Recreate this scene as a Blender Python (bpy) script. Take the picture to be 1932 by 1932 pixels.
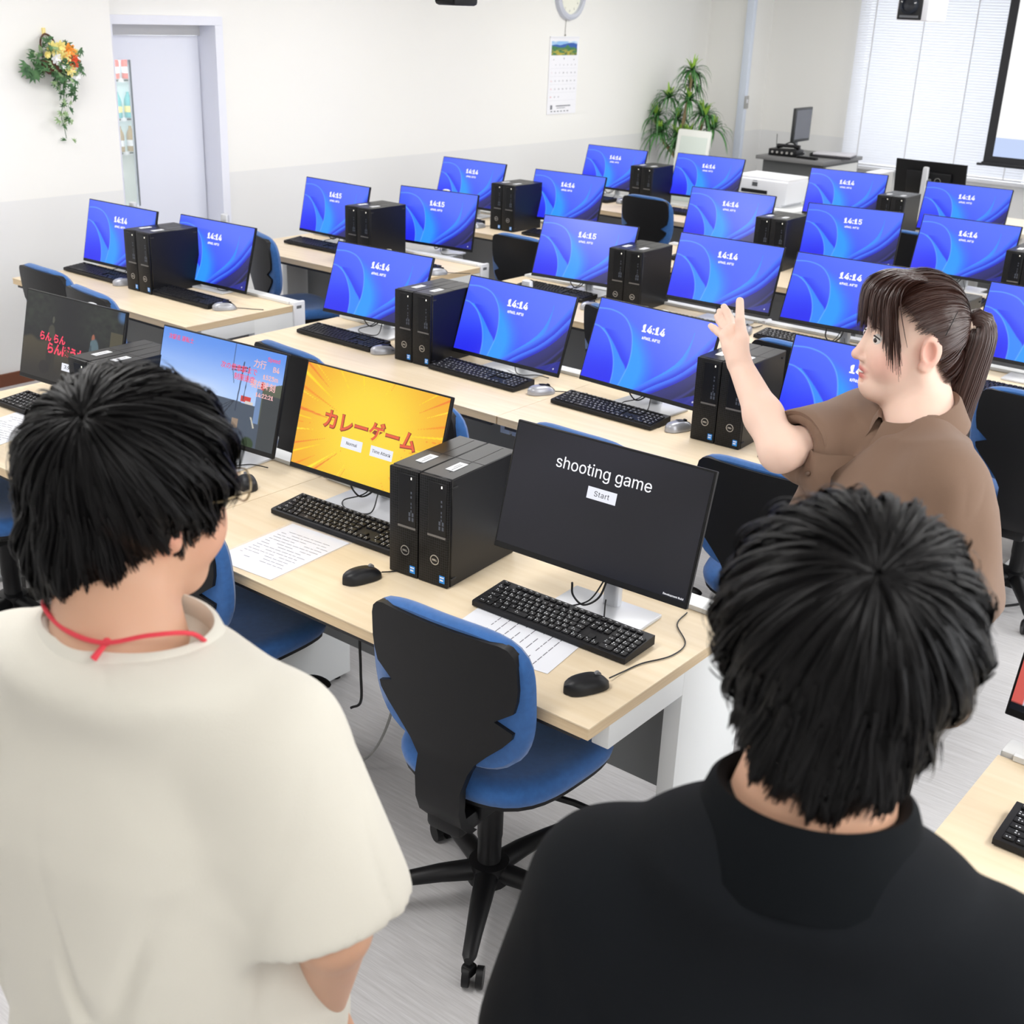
import bpy, bmesh, math, random
import numpy as np
from mathutils import Vector, Matrix, noise
for o in list(bpy.data.objects): bpy.data.objects.remove(o)
SC = bpy.context.scene; COL = SC.collection
PI = math.pi; R = math.radians
random.seed(7); RNG = np.random.default_rng(7)

# ------------------------------------------------------------------ camera
cd = bpy.data.cameras.new('camera'); cam = bpy.data.objects.new('camera', cd); COL.objects.link(cam)
cd.sensor_width = 36.0; cd.lens = 2356.18 / 1932 * 36.0
cam.location = (1.2057, -1.8416, 2.0705); cam.rotation_euler = (R(67.7124), R(-2.1782), R(38.6647))
cd.clip_start = .05; cd.clip_end = 60
cd.dof.use_dof = True; cd.dof.focus_distance = 2.9; cd.dof.aperture_fstop = 9.0
SC.camera = cam
# ------------------------------------------------------------------ colour management
vs = SC.view_settings; SC.display_settings.display_device = 'sRGB'
vs.view_transform = 'Standard'; vs.look = 'None'; vs.gamma = 1.0; vs.use_curve_mapping = False; vs.exposure = 0.08
# ------------------------------------------------------------------ daylight
wd = bpy.data.worlds.new('daylight'); SC.world = wd; wd.use_nodes = True
wd.node_tree.nodes['Background'].inputs[0].default_value = (.93, .96, 1, 1)
wd.node_tree.nodes['Background'].inputs[1].default_value = 1.1
# ------------------------------------------------------------------ ceiling lamps' light (fixtures built below share these places)
LAMPS = [(-3.6, .9), (-3.6, 3.9), (-3.6, 7.0), (-.9, -.9), (-.9, 2.4), (-.9, 5.4), (-.9, 8.2), (1.9, -1.6), (1.9, .9), (1.9, 3.9), (1.9, 7.0), (-3.6, -1.8)]
CEIL = 2.72
for lx, ly in LAMPS:
    ld = bpy.data.lights.new('tube_light', 'AREA'); ld.shape = 'RECTANGLE'; ld.size = .5; ld.size_y = 1.25
    ld.energy = 25; ld.color = (1, .985, .97)
    lo = bpy.data.objects.new('tube_light', ld); lo.location = (lx, ly, CEIL - .1); COL.objects.link(lo)
for nm, loc, rot, sx, sy, en in (('window_daylight', (-1.2, 10.6, 1.6), (R(-90), 0, 0), 5.6, 1.9, 75), ('side_window_daylight', (4.5, 2.5, 1.7), (0, R(90), 0), 1.7, 6.5, 170)):
    ld = bpy.data.lights.new(nm, 'AREA'); ld.shape = 'RECTANGLE'; ld.size = sx; ld.size_y = sy; ld.energy = en; ld.color = (.95, .97, 1)
    lo = bpy.data.objects.new(nm, ld); lo.location = loc; lo.rotation_euler = rot; COL.objects.link(lo)

# ================================================================== materials
def lin(c):
    out = []
    for v in c:
        v = v / 255.0
        out.append(v / 12.92 if v <= .04045 else ((v + .055) / 1.055) ** 2.4)
    return out
MATS = {}
def L(r, g, b): return np.array(lin((r, g, b)))
def mat(name, rgb, rough=.5, metal=0, spec=.5, emit=0, glow=False, sheen=0, coat=0, bump=None, var=None, attr=None, sss=0, alpha=1):
    if name in MATS: return MATS[name]
    m = bpy.data.materials.new(name); m.use_nodes = True; nt = m.node_tree; b = nt.nodes['Principled BSDF']
    c = lin(rgb) + [1]
    b.inputs['Base Color'].default_value = c; b.inputs['Roughness'].default_value = rough; b.inputs['Metallic'].default_value = metal
    b.inputs['Specular IOR Level'].default_value = spec
    if coat: b.inputs['Coat Weight'].default_value = coat
    if sheen: b.inputs['Sheen Weight'].default_value = sheen; b.inputs['Sheen Roughness'].default_value = .5
    if sss:
        b.inputs['Subsurface Weight'].default_value = sss; b.inputs['Subsurface Radius'].default_value = (.012, .005, .003); b.inputs['Subsurface Scale'].default_value = 1
    if glow: b.inputs['Base Color'].default_value = (.004, .004, .005, 1)
    if emit: b.inputs['Emission Color'].default_value = c; b.inputs['Emission Strength'].default_value = emit
    if alpha < 1: b.inputs['Alpha'].default_value = alpha
    tc = None
    if bump or var:
        tc = nt.nodes.new('ShaderNodeTexCoord')
    if bump:
        n = nt.nodes.new('ShaderNodeTexNoise'); n.inputs['Scale'].default_value = bump[0]; n.inputs['Detail'].default_value = 3
        bp = nt.nodes.new('ShaderNodeBump'); bp.inputs['Strength'].default_value = bump[1]; bp.inputs['Distance'].default_value = .002
        nt.links.new(tc.outputs['Object'], n.inputs['Vector']); nt.links.new(n.outputs['Fac'], bp.inputs['Height']); nt.links.new(bp.outputs['Normal'], b.inputs['Normal'])
    if attr:
        a = nt.nodes.new('ShaderNodeAttribute'); a.attribute_name = attr
        nt.links.new(a.outputs['Color'], b.inputs['Base Color'])
    elif var:      # (scale vector, second colour): grain or mottling that belongs to the material
        mp = nt.nodes.new('ShaderNodeMapping'); mp.inputs['Scale'].default_value = var[0]
        n = nt.nodes.new('ShaderNodeTexNoise'); n.inputs['Scale'].default_value = 1; n.inputs['Detail'].default_value = 5
        rp = nt.nodes.new('ShaderNodeValToRGB'); rp.color_ramp.elements[0].position = .35; rp.color_ramp.elements[1].position = .65
        rp.color_ramp.elements[0].color = c; rp.color_ramp.elements[1].color = lin(var[1]) + [1]
        nt.links.new(tc.outputs['Object'], mp.inputs['Vector']); nt.links.new(mp.outputs['Vector'], n.inputs['Vector'])
        nt.links.new(n.outputs['Fac'], rp.inputs['Fac']); nt.links.new(rp.outputs['Color'], b.inputs['Base Color'])
    MATS[name] = m
    return m
def screen_mat():
    m = bpy.data.materials.new('screen_picture'); m.use_nodes = True; nt = m.node_tree; b = nt.nodes['Principled BSDF']
    b.inputs['Base Color'].default_value = (.006, .006, .008, 1); b.inputs['Roughness'].default_value = .22; b.inputs['Specular IOR Level'].default_value = .28
    a = nt.nodes.new('ShaderNodeAttribute'); a.attribute_name = 'Col'
    nt.links.new(a.outputs['Color'], b.inputs['Emission Color']); b.inputs['Emission Strength'].default_value = 1.0
    return m

# ================================================================== mesh helpers
def link(name, me, parent=None, loc=(0, 0, 0), rot=(0, 0, 0)):
    o = bpy.data.objects.new(name, me); COL.objects.link(o); o.location = loc; o.rotation_euler = rot
    if parent is not None: o.parent = parent
    return o
def tag(o, label=None, cat=None, group=None, kind=None):
    if label: o['label'] = label
    if cat: o['category'] = cat
    if group: o['group'] = group
    if kind: o['kind'] = kind
    return o
def thing(name, label, cat, loc=(0, 0, 0), rz=0, group=None):
    return tag(link(name, None, None, loc, (0, 0, rz)), label, cat, group)
def dup(root, loc=None, rz=None, label=None):
    r = root.copy(); COL.objects.link(r)
    if loc is not None: r.location = loc
    if rz is not None: r.rotation_euler = (0, 0, rz)
    if label: r['label'] = label
    for ch in root.children:
        c = ch.copy(); COL.objects.link(c); c.parent = r
        for g in ch.children:
            d = g.copy(); COL.objects.link(d); d.parent = c
    return r
class MB:
    """collects shapes into one mesh"""
    def __init__(s): s.bm = bmesh.new(); s.mats = [None]
    def _mi(s, m):
        if m is None: return 0
        if m not in s.mats: s.mats.append(m)
        return s.mats.index(m)
    def box(s, c, d, m=None, bev=0, seg=2, rot=None):
        vs_ = bmesh.ops.create_cube(s.bm, size=1)['verts']
        M = Matrix.Translation(c) @ (rot.to_4x4() if rot is not None else Matrix()) @ Matrix.Diagonal((d[0], d[1], d[2], 1))
        bmesh.ops.transform(s.bm, matrix=M, verts=vs_)
        fs = {f for v in vs_ for f in v.link_faces}
        if bev > 0:
            es = list({e for v in vs_ for e in v.link_edges})
            r_ = bmesh.ops.bevel(s.bm, geom=es, offset=bev, segments=seg, affect='EDGES', profile=.5)
            fs = set(r_['faces']) | {f for f in fs if f.is_valid}
        mi = s._mi(m)
        for f in fs:
            if f.is_valid: f.material_index = mi
        return s
    def grid(s, P, m=None, closeu=False, closev=False, cap=False):
        P = np.asarray(P, float); nu, nv = P.shape[:2]
        vv = [[s.bm.verts.new(P[i, j]) for j in range(nv)] for i in range(nu)]
        mi = s._mi(m)
        for i in range(nu if closeu else nu - 1):
            for j in range(nv if closev else nv - 1):
                try: f = s.bm.faces.new((vv[i][j], vv[(i + 1) % nu][j], vv[(i + 1) % nu][(j + 1) % nv], vv[i][(j + 1) % nv])); f.material_index = mi; f.smooth = True
                except ValueError: pass
        if cap:
            for r_ in (vv[0][::-1], vv[-1]):
                try: f = s.bm.faces.new(r_); f.material_index = mi
                except ValueError: pass
        return s
    def tube(s, pts, r, m=None, n=8, cap=True, flat=1.0):
        pts = [Vector(p) for p in pts]; rs = r if hasattr(r, '__len__') else [r] * len(pts)
        rings = []; up = Vector((0, 0, 1))
        t0 = (pts[1] - pts[0]).normalized()
        a = up.cross(t0)
        if a.length < 1e-3: a = Vector((1, 0, 0))
        a.normalize()
        for i, p in enumerate(pts):
            t = (pts[min(i + 1, len(pts) - 1)] - pts[max(i - 1, 0)]).normalized()
            a = (a - t * a.dot(t)).normalized(); b = t.cross(a)
            rings.append([p + (a * math.cos(2 * PI * k / n) + b * flat * math.sin(2 * PI * k / n)) * rs[i] for k in range(n)])
        return s.grid(rings, m, closev=True, cap=cap)
    def lathe(s, prof, c=(0, 0, 0), m=None, n=24, cap=False):
        return s.grid([[(c[0] + r * math.cos(2 * PI * k / n), c[1] + r * math.sin(2 * PI * k / n), c[2] + z) for k in range(n)] for r, z in prof], m, closev=True, cap=cap)
    def cyl(s, a, b, r, m=None, n=20): return s.tube([a, b], r, m, n)
    def ball(s, c, r, m=None, nu=10, nv=16, rot=None):
        r = r if hasattr(r, '__len__') else (r, r, r)
        P = []
        for i in range(nu + 1):
            th = PI * i / nu; row = []
            for j in range(nv):
                ph = 2 * PI * j / nv; v = Vector((r[0] * math.sin(th) * math.cos(ph), r[1] * math.sin(th) * math.sin(ph), r[2] * math.cos(th)))
                if rot is not None: v = rot @ v
                row.append(Vector(c) + v)
            P.append(row)
        return s.grid(P, m, closev=True)
    def prism(s, poly, z0, z1, m=None, M=None, bev=0):
        M = M or Matrix()
        f0 = s.bm.faces.new([s.bm.verts.new(M @ Vector((x, y, z0))) for x, y in poly]); mi = s._mi(m); f0.material_index = mi
        r_ = bmesh.ops.extrude_face_region(s.bm, geom=[f0]); nv = [g for g in r_['geom'] if isinstance(g, bmesh.types.BMVert)]
        d = (M.to_3x3() @ Vector((0, 0, z1 - z0)))
        for v in nv: v.co += d
        for g in r_['geom']:
            if isinstance(g, bmesh.types.BMFace): g.material_index = mi
        for v in nv:
            for f in v.link_faces: f.material_index = mi
        return s
    def mesh(s, name, m=None, smooth=None):
        bmesh.ops.remove_doubles(s.bm, verts=s.bm.verts, dist=1e-7)
        bmesh.ops.recalc_face_normals(s.bm, faces=s.bm.faces)
        me = bpy.data.meshes.new(name); s.bm.to_mesh(me); s.bm.free()
        for q in [m if m is not None else (s.mats[1] if len(s.mats) > 1 else None)] + s.mats[1:]:
            if q is not None: me.materials.append(q)
        if smooth is not None:
            me.polygons.foreach_set('use_smooth', [True] * len(me.polygons))
            me.set_sharp_from_angle(angle=R(smooth))
        return me
    def obj(s, name, m=None, parent=None, loc=(0, 0, 0), rot=(0, 0, 0), smooth=40): return link(name, s.mesh(name, m, smooth), parent, loc, rot)
def npmesh(name, V, F, m=None, cols=None, smooth=True):
    """mesh from numpy arrays of points and quads/tris"""
    V = np.asarray(V, np.float32); F = np.asarray(F, np.int32); k = F.shape[1]
    me = bpy.data.meshes.new(name); me.vertices.add(len(V)); me.vertices.foreach_set('co', V.ravel())
    me.loops.add(F.size); me.loops.foreach_set('vertex_index', F.ravel())
    me.polygons.add(len(F)); me.polygons.foreach_set('loop_start', np.arange(0, F.size, k, dtype=np.int32))
    me.update(calc_edges=True)
    if smooth: me.polygons.foreach_set('use_smooth', np.ones(len(F), bool))
    if cols is not None:
        ca = me.color_attributes.new('Col', 'FLOAT_COLOR', 'POINT')
        c4 = np.ones((len(V), 4), np.float32); c4[:, :3] = cols; ca.data.foreach_set('color', c4.ravel())
    if m is not None: me.materials.append(m)
    me.validate(); return me
TXT = {}
def load_face():     # the sans-serif face that ships inside Blender; its built-in default otherwise
    import os
    try:
        p = os.path.join(bpy.utils.system_resource('DATAFILES'), 'fonts', 'Inter.woff2')
        return bpy.data.fonts.load(p)
    except Exception: return None
FACE = load_face()
def text_mesh(body, size, m, align='CENTER', bold=0, ext=.0003, font_spacing=1):
    key = (body, size, m.name, align, bold, font_spacing)
    if key in TXT: return TXT[key]
    cu = bpy.data.curves.new('lettering', 'FONT'); cu.body = body
    if FACE is not None and body.isascii(): cu.font = FACE
    cu.size = size; cu.align_x = align; cu.align_y = 'CENTER'; cu.extrude = ext; cu.offset = bold; cu.resolution_u = 4; cu.space_character = font_spacing
    o = bpy.data.objects.new('lettering', cu); COL.objects.link(o)
    dg = bpy.context.evaluated_depsgraph_get(); me = bpy.data.meshes.new_from_object(o.evaluated_get(dg)); me.name = 'lettering'
    bpy.data.objects.remove(o); bpy.data.curves.remove(cu)
    me.materials.clear(); me.materials.append(m); TXT[key] = me
    return me
def catmull(pts, n=8):
    P = [Vector(p) for p in pts]; P = [P[0] * 2 - P[1]] + P + [P[-1] * 2 - P[-2]]; out = []
    for i in range(1, len(P) - 2):
        for k in range(n):
            t = k / n; a, b, c, d = P[i - 1:i + 3]
            out.append(.5 * ((2 * b) + (c - a) * t + (2 * a - 5 * b + 4 * c - d) * t * t + (3 * b - a - 3 * c + d) * t ** 3))
    out.append(P[-2]); return out
# ================================================================== the room
def wall_mat():
    m = bpy.data.materials.new('two_tone_wallpaper'); m.use_nodes = True; nt = m.node_tree; b = nt.nodes['Principled BSDF']; b.inputs['Roughness'].default_value = .75
    g = nt.nodes.new('ShaderNodeNewGeometry'); sx = nt.nodes.new('ShaderNodeSeparateXYZ'); gt = nt.nodes.new('ShaderNodeMath'); gt.operation = 'GREATER_THAN'; gt.inputs[1].default_value = .985
    mx = nt.nodes.new('ShaderNodeMix'); mx.data_type = 'RGBA'; n = nt.nodes.new('ShaderNodeTexNoise'); n.inputs['Scale'].default_value = 160; bp = nt.nodes.new('ShaderNodeBump'); bp.inputs['Strength'].default_value = .12
    nt.links.new(g.outputs['Position'], sx.inputs[0]); nt.links.new(sx.outputs['Z'], gt.inputs[0]); nt.links.new(gt.outputs[0], mx.inputs['Factor'])
    mx.inputs['A'].default_value = lin((236, 236, 235)) + [1]; mx.inputs['B'].default_value = lin((246, 245, 241)) + [1]
    nt.links.new(mx.outputs['Result'], b.inputs['Base Color']); nt.links.new(g.outputs['Position'], n.inputs['Vector']); nt.links.new(n.outputs['Fac'], bp.inputs['Height']); nt.links.new(bp.outputs['Normal'], b.inputs['Normal'])
    return m
def floor_mat():
    m = bpy.data.materials.new('streaked_vinyl'); m.use_nodes = True; nt = m.node_tree; b = nt.nodes['Principled BSDF']; b.inputs['Roughness'].default_value = .38; b.inputs['Specular IOR Level'].default_value = .4
    g = nt.nodes.new('ShaderNodeNewGeometry'); rp = nt.nodes.new('ShaderNodeValToRGB'); rp.color_ramp.elements[0].color = lin((176, 174, 174)) + [1]; rp.color_ramp.elements[1].color = lin((206, 205, 206)) + [1]
    rp.color_ramp.elements[0].position = .3; rp.color_ramp.elements[1].position = .7
    add = nt.nodes.new('ShaderNodeMath'); add.operation = 'ADD'; half = nt.nodes.new('ShaderNodeMath'); half.operation = 'MULTIPLY'; half.inputs[1].default_value = .5
    outs = []
    for sc in ((5, 110, 1), (16, 420, 1)):
        mp = nt.nodes.new('ShaderNodeMapping'); mp.inputs['Scale'].default_value = sc; n = nt.nodes.new('ShaderNodeTexNoise'); n.inputs['Scale'].default_value = 1; n.inputs['Detail'].default_value = 3
        nt.links.new(g.outputs['Position'], mp.inputs['Vector']); nt.links.new(mp.outputs['Vector'], n.inputs['Vector']); outs.append(n.outputs['Fac'])
    nt.links.new(outs[0], add.inputs[0]); nt.links.new(outs[1], add.inputs[1]); nt.links.new(add.outputs[0], half.inputs[0]); nt.links.new(half.outputs[0], rp.inputs['Fac']); nt.links.new(rp.outputs['Color'], b.inputs['Base Color'])
    return m
WALL = wall_mat(); WHITE = mat('white_paint', (240, 241, 246), .45); CEILM = mat('ceiling_board', (243, 243, 241), .8, bump=(40, .2))
def struct(name, mb, m, parent=None, smooth=30, **k):
    o = mb.obj(name, m, parent, smooth=smooth)
    if parent is None: o['kind'] = 'structure'
    return o
struct('floor', MB().box((-1, 3.0, -.05), (13, 15, .1)), floor_mat())
struct('ceiling', MB().box((-.7, 3.2, CEIL + .06), (10, 14.2, .1)), CEILM)
struct('wall_left', MB().box((-5.17, -.57, 1.37), (.24, 6.12, 2.74)), WALL)                          # near stretch with the flower basket
struct('wall_left_back', MB().box((-5.39, 2.5, 1.37), (.16, .24, 2.74)).box((-5.385, 6.405, 1.37), (.17, 5.95, 2.74)).box((-5.385, 3.03, 2.33), (.17, .8, .84)), WALL)   # around the door opening
struct('wall_front_corner', MB().box((-5.085, 9.53, 1.37), (.43, .44, 2.74)), WALL)
struct('wall_front', MB().box((-4.675, 9.85, 1.37), (1.45, .2, 2.74)).box((-1.2, 9.85, .36), (5.5, .2, .72)).box((-1.2, 9.85, 2.53), (5.5, .2, .42)).box((2.8, 9.85, 1.37), (2.5, .2, 2.74)), WALL)
struct('wall_right', MB().box((4.1, 3.0, .45), (.2, 13.9, .9)).box((4.1, 3.0, 2.6), (.2, 13.9, .28)).box((4.1, -2.3, 1.68), (.2, 3.2, 1.56)).box((4.1, 7.9, 1.68), (.2, 4.0, 1.56)), WALL)
struct('wall_back', MB().box((-.6, -3.7, 1.37), (9.6, .2, 2.74)), WALL)
struct('trim_1', MB().box((-4.84, 9.27, 1.37), (.075, .06, 2.74), bev=.006), mat('pipe_cover', (222, 230, 244), .35))      # white pipe cover at the corner pillar
struct('baseboard_left', MB().box((-5.043, -.57, .035), (.014, 6.12, .07)), mat('brown_baseboard', (112, 66, 44), .5))
struct('baseboard_left_back', MB().box((-5.293, 6.42, .035), (.014, 5.9, .07)), MATS['brown_baseboard'])
struct('baseboard_front', MB().box((-.4, 9.742, .035), (8.8, .014, .07)), MATS['brown_baseboard'])
# corridor beyond the door
struct('wall_corridor', MB().box((-7.3, 3.0, 1.37), (.1, 5, 2.74)).box((-6.4, .6, 1.37), (1.9, .1, 2.74)).box((-6.4, 5.4, 1.37), (1.9, .1, 2.74)), mat('corridor_paint', (225, 228, 226), .7))
struct('ceiling_corridor', MB().box((-6.4, 3.0, CEIL + .06), (1.9, 5, .1)), CEILM)
ld = bpy.data.lights.new('corridor_light', 'AREA'); ld.size = 1.2; ld.energy = 60; lo = bpy.data.objects.new('corridor_light', ld); lo.location = (-6.1, 3.0, CEIL - .05); COL.objects.link(lo)
# door 1: frame, header, leaf, glass strip
FR = mat('door_frame_white', (238, 240, 250), .35); LEAF = mat('door_leaf_white', (236, 239, 250), .4); GLASS = mat('door_glass', (225, 240, 235), .05, spec=.5, alpha=.22)
fr = MB().box((-5.295, 3.405, .93), (.06, .058, 1.86)).box((-5.295, 2.62, .93), (.06, .058, 1.86)).box((-5.295, 3.012, 1.8855), (.06, .844, .05))
fr.box((-5.385, 3.385, .93), (.16, .016, 1.86)).box((-5.385, 2.64, .93), (.16, .016, 1.86)).box((-5.385, 3.01, 1.868), (.16, .76, .016))
d1 = struct('door_1', fr, FR)
MB().box((-5.43, 3.01, 1.829), (.03, .74, .064)).obj('header_rail', mat('header_shade_grey', (214, 214, 214), .5), d1)  # grey puts the shading of the track gap above the leaf into the colour
lf = MB().box((-5.445, 3.12, .9), (.035, .5, 1.79)).box((-5.445, 2.68, .9), (.035, .08, 1.79)).box((-5.445, 2.795, 1.728), (.035, .15, .135)).box((-5.445, 2.795, .41), (.035, .15, .81))
lfo = lf.obj('door_leaf', LEAF, d1)
MB().box((-5.445, 2.795, 1.238), (.008, .152, .845)).obj('glass_strip', GLASS, lfo)
MB().box((-5.426, 2.862, 1.238), (.006, .008, .845)).box((-5.426, 2.728, 1.238), (.006, .008, .845)).obj('glazing_bead', mat('grey_metal', (150, 156, 158), .35, .6), lfo)
# window 1 behind the blinds
w1 = struct('window_1', MB().box((-1.2, 9.83, .745), (5.5, .14, .05)).box((-1.2, 9.83, 2.31), (5.5, .1, .05)).box((-3.93, 9.83, 1.52), (.05, .1, 1.55)).box((1.53, 9.83, 1.52), (.05, .1, 1.55)).box((-2.1, 9.83, 1.52), (.05, .06, 1.55)).box((-.3, 9.83, 1.52), (.05, .06, 1.55)), mat('window_frame', (236, 236, 234), .4))
MB().box((-1.2, 9.83, 1.52), (5.4, .006, 1.5)).obj('window_pane', mat('window_glass', (240, 246, 250), .03, alpha=.12), w1)
MB().box((-1.2, 9.70, .745), (5.5, .1, .03), bev=.004).obj('window_sill', WHITE, w1)
w2 = struct('window_2', MB().box((4.08, 2.6, .92), (.1, 6.6, .04)).box((4.08, 2.6, 2.44), (.1, 6.6, .04)).box((4.08, -.68, 1.68), (.1, .04, 1.5)).box((4.08, 5.88, 1.68), (.1, .04, 1.5)).box((4.08, 2.6, 1.68), (.06, .05, 1.5)), MATS['window_frame'])
MB().box((4.08, 2.6, 1.68), (.006, 6.5, 1.48)).obj('window_pane', MATS['window_glass'], w2)

# blinds
TAPE = mat('blind_tape', (250, 250, 252), .6)
SLAT = mat('blind_slat', (236, 238, 244), .5); nt = SLAT.node_tree
tr = nt.nodes.new('ShaderNodeBsdfTranslucent'); tr.inputs[0].default_value = (.9, .92, .97, 1); mixs = nt.nodes.new('ShaderNodeMixShader'); mixs.inputs[0].default_value = .22
nt.links.new(nt.nodes['Principled BSDF'].outputs[0], mixs.inputs[1]); nt.links.new(tr.outputs[0], mixs.inputs[2]); nt.links.new(mixs.outputs[0], nt.nodes['Material Output'].inputs[0])
nt2 = TAPE.node_tree; tr2 = nt2.nodes.new('ShaderNodeBsdfTranslucent'); mix2 = nt2.nodes.new('ShaderNodeMixShader'); mix2.inputs[0].default_value = .55
nt2.links.new(nt2.nodes['Principled BSDF'].outputs[0], mix2.inputs[1]); nt2.links.new(tr2.outputs[0], mix2.inputs[2]); nt2.links.new(mix2.outputs[0], nt2.nodes['Material Output'].inputs[0])
def blind(x0, x1, label):
    t = thing('venetian_blind', label, 'blind', ((x0 + x1) / 2, 9.66, 0), 0, 'white blinds over the front window'); w = x1 - x0
    mb = MB(); z = .80
    while z < 2.40:
        c, s_ = math.cos(R(58)) * .0125, math.sin(R(58)) * .0125
        mb.grid([[(-w / 2, -c, z - s_), (w / 2, -c, z - s_)], [(-w / 2, .0025, z + .001), (w / 2, .0025, z + .001)], [(-w / 2, c, z + s_), (w / 2, c, z + s_)]])
        z += .0235
    s = mb.obj('slats', SLAT, t)
    MB().box((0, 0, 2.43), (w, .04, .04)).obj('head_rail', WHITE, t); MB().box((0, 0, .775), (w, .022, .016), bev=.004).obj('bottom_rail', WHITE, t)
    for k in range(4):
        MB().box((-w / 2 + w * (k + .35) / 3.7, -.016, 1.6), (.012, .0015, 1.66)).obj('ladder_tape', TAPE, t)
blind(-3.95, -2.25, 'white venetian blind on the window between the grey lectern and the projection screen')
blind(-2.23, -.45, 'white venetian blind on the window behind the projection screen')
blind(-.43, 1.4, 'white venetian blind to the right of the projection screen')

# projection screen hung in front of the window
t = thing('projection_screen', 'large white projection screen with black border hanging before the window', 'projection screen', (-1.15, 9.1, 0))
x0 = -2.43 + 1.15
MB().box((0, 0, 1.66), (-2 * x0, .004, 1.44)).obj('border', mat('screen_black', (28, 29, 34), .6), t)
def lit_screen():
    m = mat('projected_picture', (255, 255, 255), .8, emit=1.0, glow=True, spec=.1); nt = m.node_tree; b = nt.nodes['Principled BSDF']; g = nt.nodes.new('ShaderNodeTexCoord'); sx = nt.nodes.new('ShaderNodeSeparateXYZ'); gt = nt.nodes.new('ShaderNodeMath'); gt.operation = 'GREATER_THAN'; gt.inputs[1].default_value = 1.17; mx = nt.nodes.new('ShaderNodeMix'); mx.data_type = 'RGBA'
    nt.links.new(g.outputs['Object'], sx.inputs[0]); nt.links.new(sx.outputs['Z'], gt.inputs[0]); nt.links.new(gt.outputs[0], mx.inputs['Factor']); mx.inputs['A'].default_value = lin((196, 212, 246)) + [1]; mx.inputs['B'].default_value = (1, 1, 1, 1)
    nt.links.new(mx.outputs['Result'], b.inputs['Emission Color']); return m
MB().box((0, -.004, 1.69), (-2 * x0 - .15, .004, 1.34)).obj('picture_area', lit_screen(), t)
MB().box((0, -.006, .955), (-2 * x0 + .02, .022, .032), bev=.006).box((x0 - .02, -.006, .948), (.05, .03, .02), bev=.004).box((-x0 + .02, -.006, .948), (.05, .03, .02), bev=.004).obj('weight_bar', MATS['screen_black'], t)
MB().box((0, .03, 2.44), (-2 * x0 + .2, .1, .1), bev=.02).box((-1, .03, 2.6), (.02, .02, .24)).box((1, .03, 2.6), (.02, .02, .24)).obj('roller_case', WHITE, t)

# ceiling fixtures
DIFF = mat('lamp_diffuser', (255, 253, 248), .5, emit=3.0)
for i, (lx, ly) in enumerate(LAMPS):
    t = thing('ceiling_light', 'long white fluorescent ceiling light', 'ceiling light', (lx, ly, 0), 0, 'fluorescent lights along the ceiling')
    MB().box((0, 0, CEIL - .01), (.34, 1.3, .04), bev=.006).obj('housing', WHITE, t)
    MB().box((0, 0, CEIL - .045), (.26, 1.24, .03), bev=.01).obj('diffuser', DIFF, t)
# ================================================================== pictures shown on the screens
def sstep(a, b, x): t = np.clip((x - a) / (b - a), 0, 1); return t * t * (3 - 2 * t)
def mix(a, b, t): return a * (1 - t[..., None]) + b * t[..., None]
def curve_at(pts, y):       # x of a smooth curve given (x, y) control points, as a function of y
    p = np.array([tuple(q)[:2] for q in catmull([(a, b, 0) for a, b in pts], 24)]); o = np.argsort(p[:, 1]); return np.interp(y, p[o, 1], p[o, 0])
def curve_y(pts, x):
    p = np.array([tuple(q)[:2] for q in catmull([(a, b, 0) for a, b in pts], 24)]); o = np.argsort(p[:, 0]); return np.interp(x, p[o, 0], p[o, 1])
def polydist(pts, U, V, asp=1.78):
    d = np.full(U.shape, 9.0); P = np.array([tuple(q)[:2] for q in catmull([(a, b, 0) for a, b in pts], 10)])
    for (ax, ay), (bx, by) in zip(P[:-1], P[1:]):
        ex, ey = (bx - ax) * asp, by - ay; px, py = (U - ax) * asp, V - ay
        t = np.clip((px * ex + py * ey) / (ex * ex + ey * ey + 1e-12), 0, 1); d = np.minimum(d, np.hypot(px - t * ex, py - t * ey))
    return d
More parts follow.
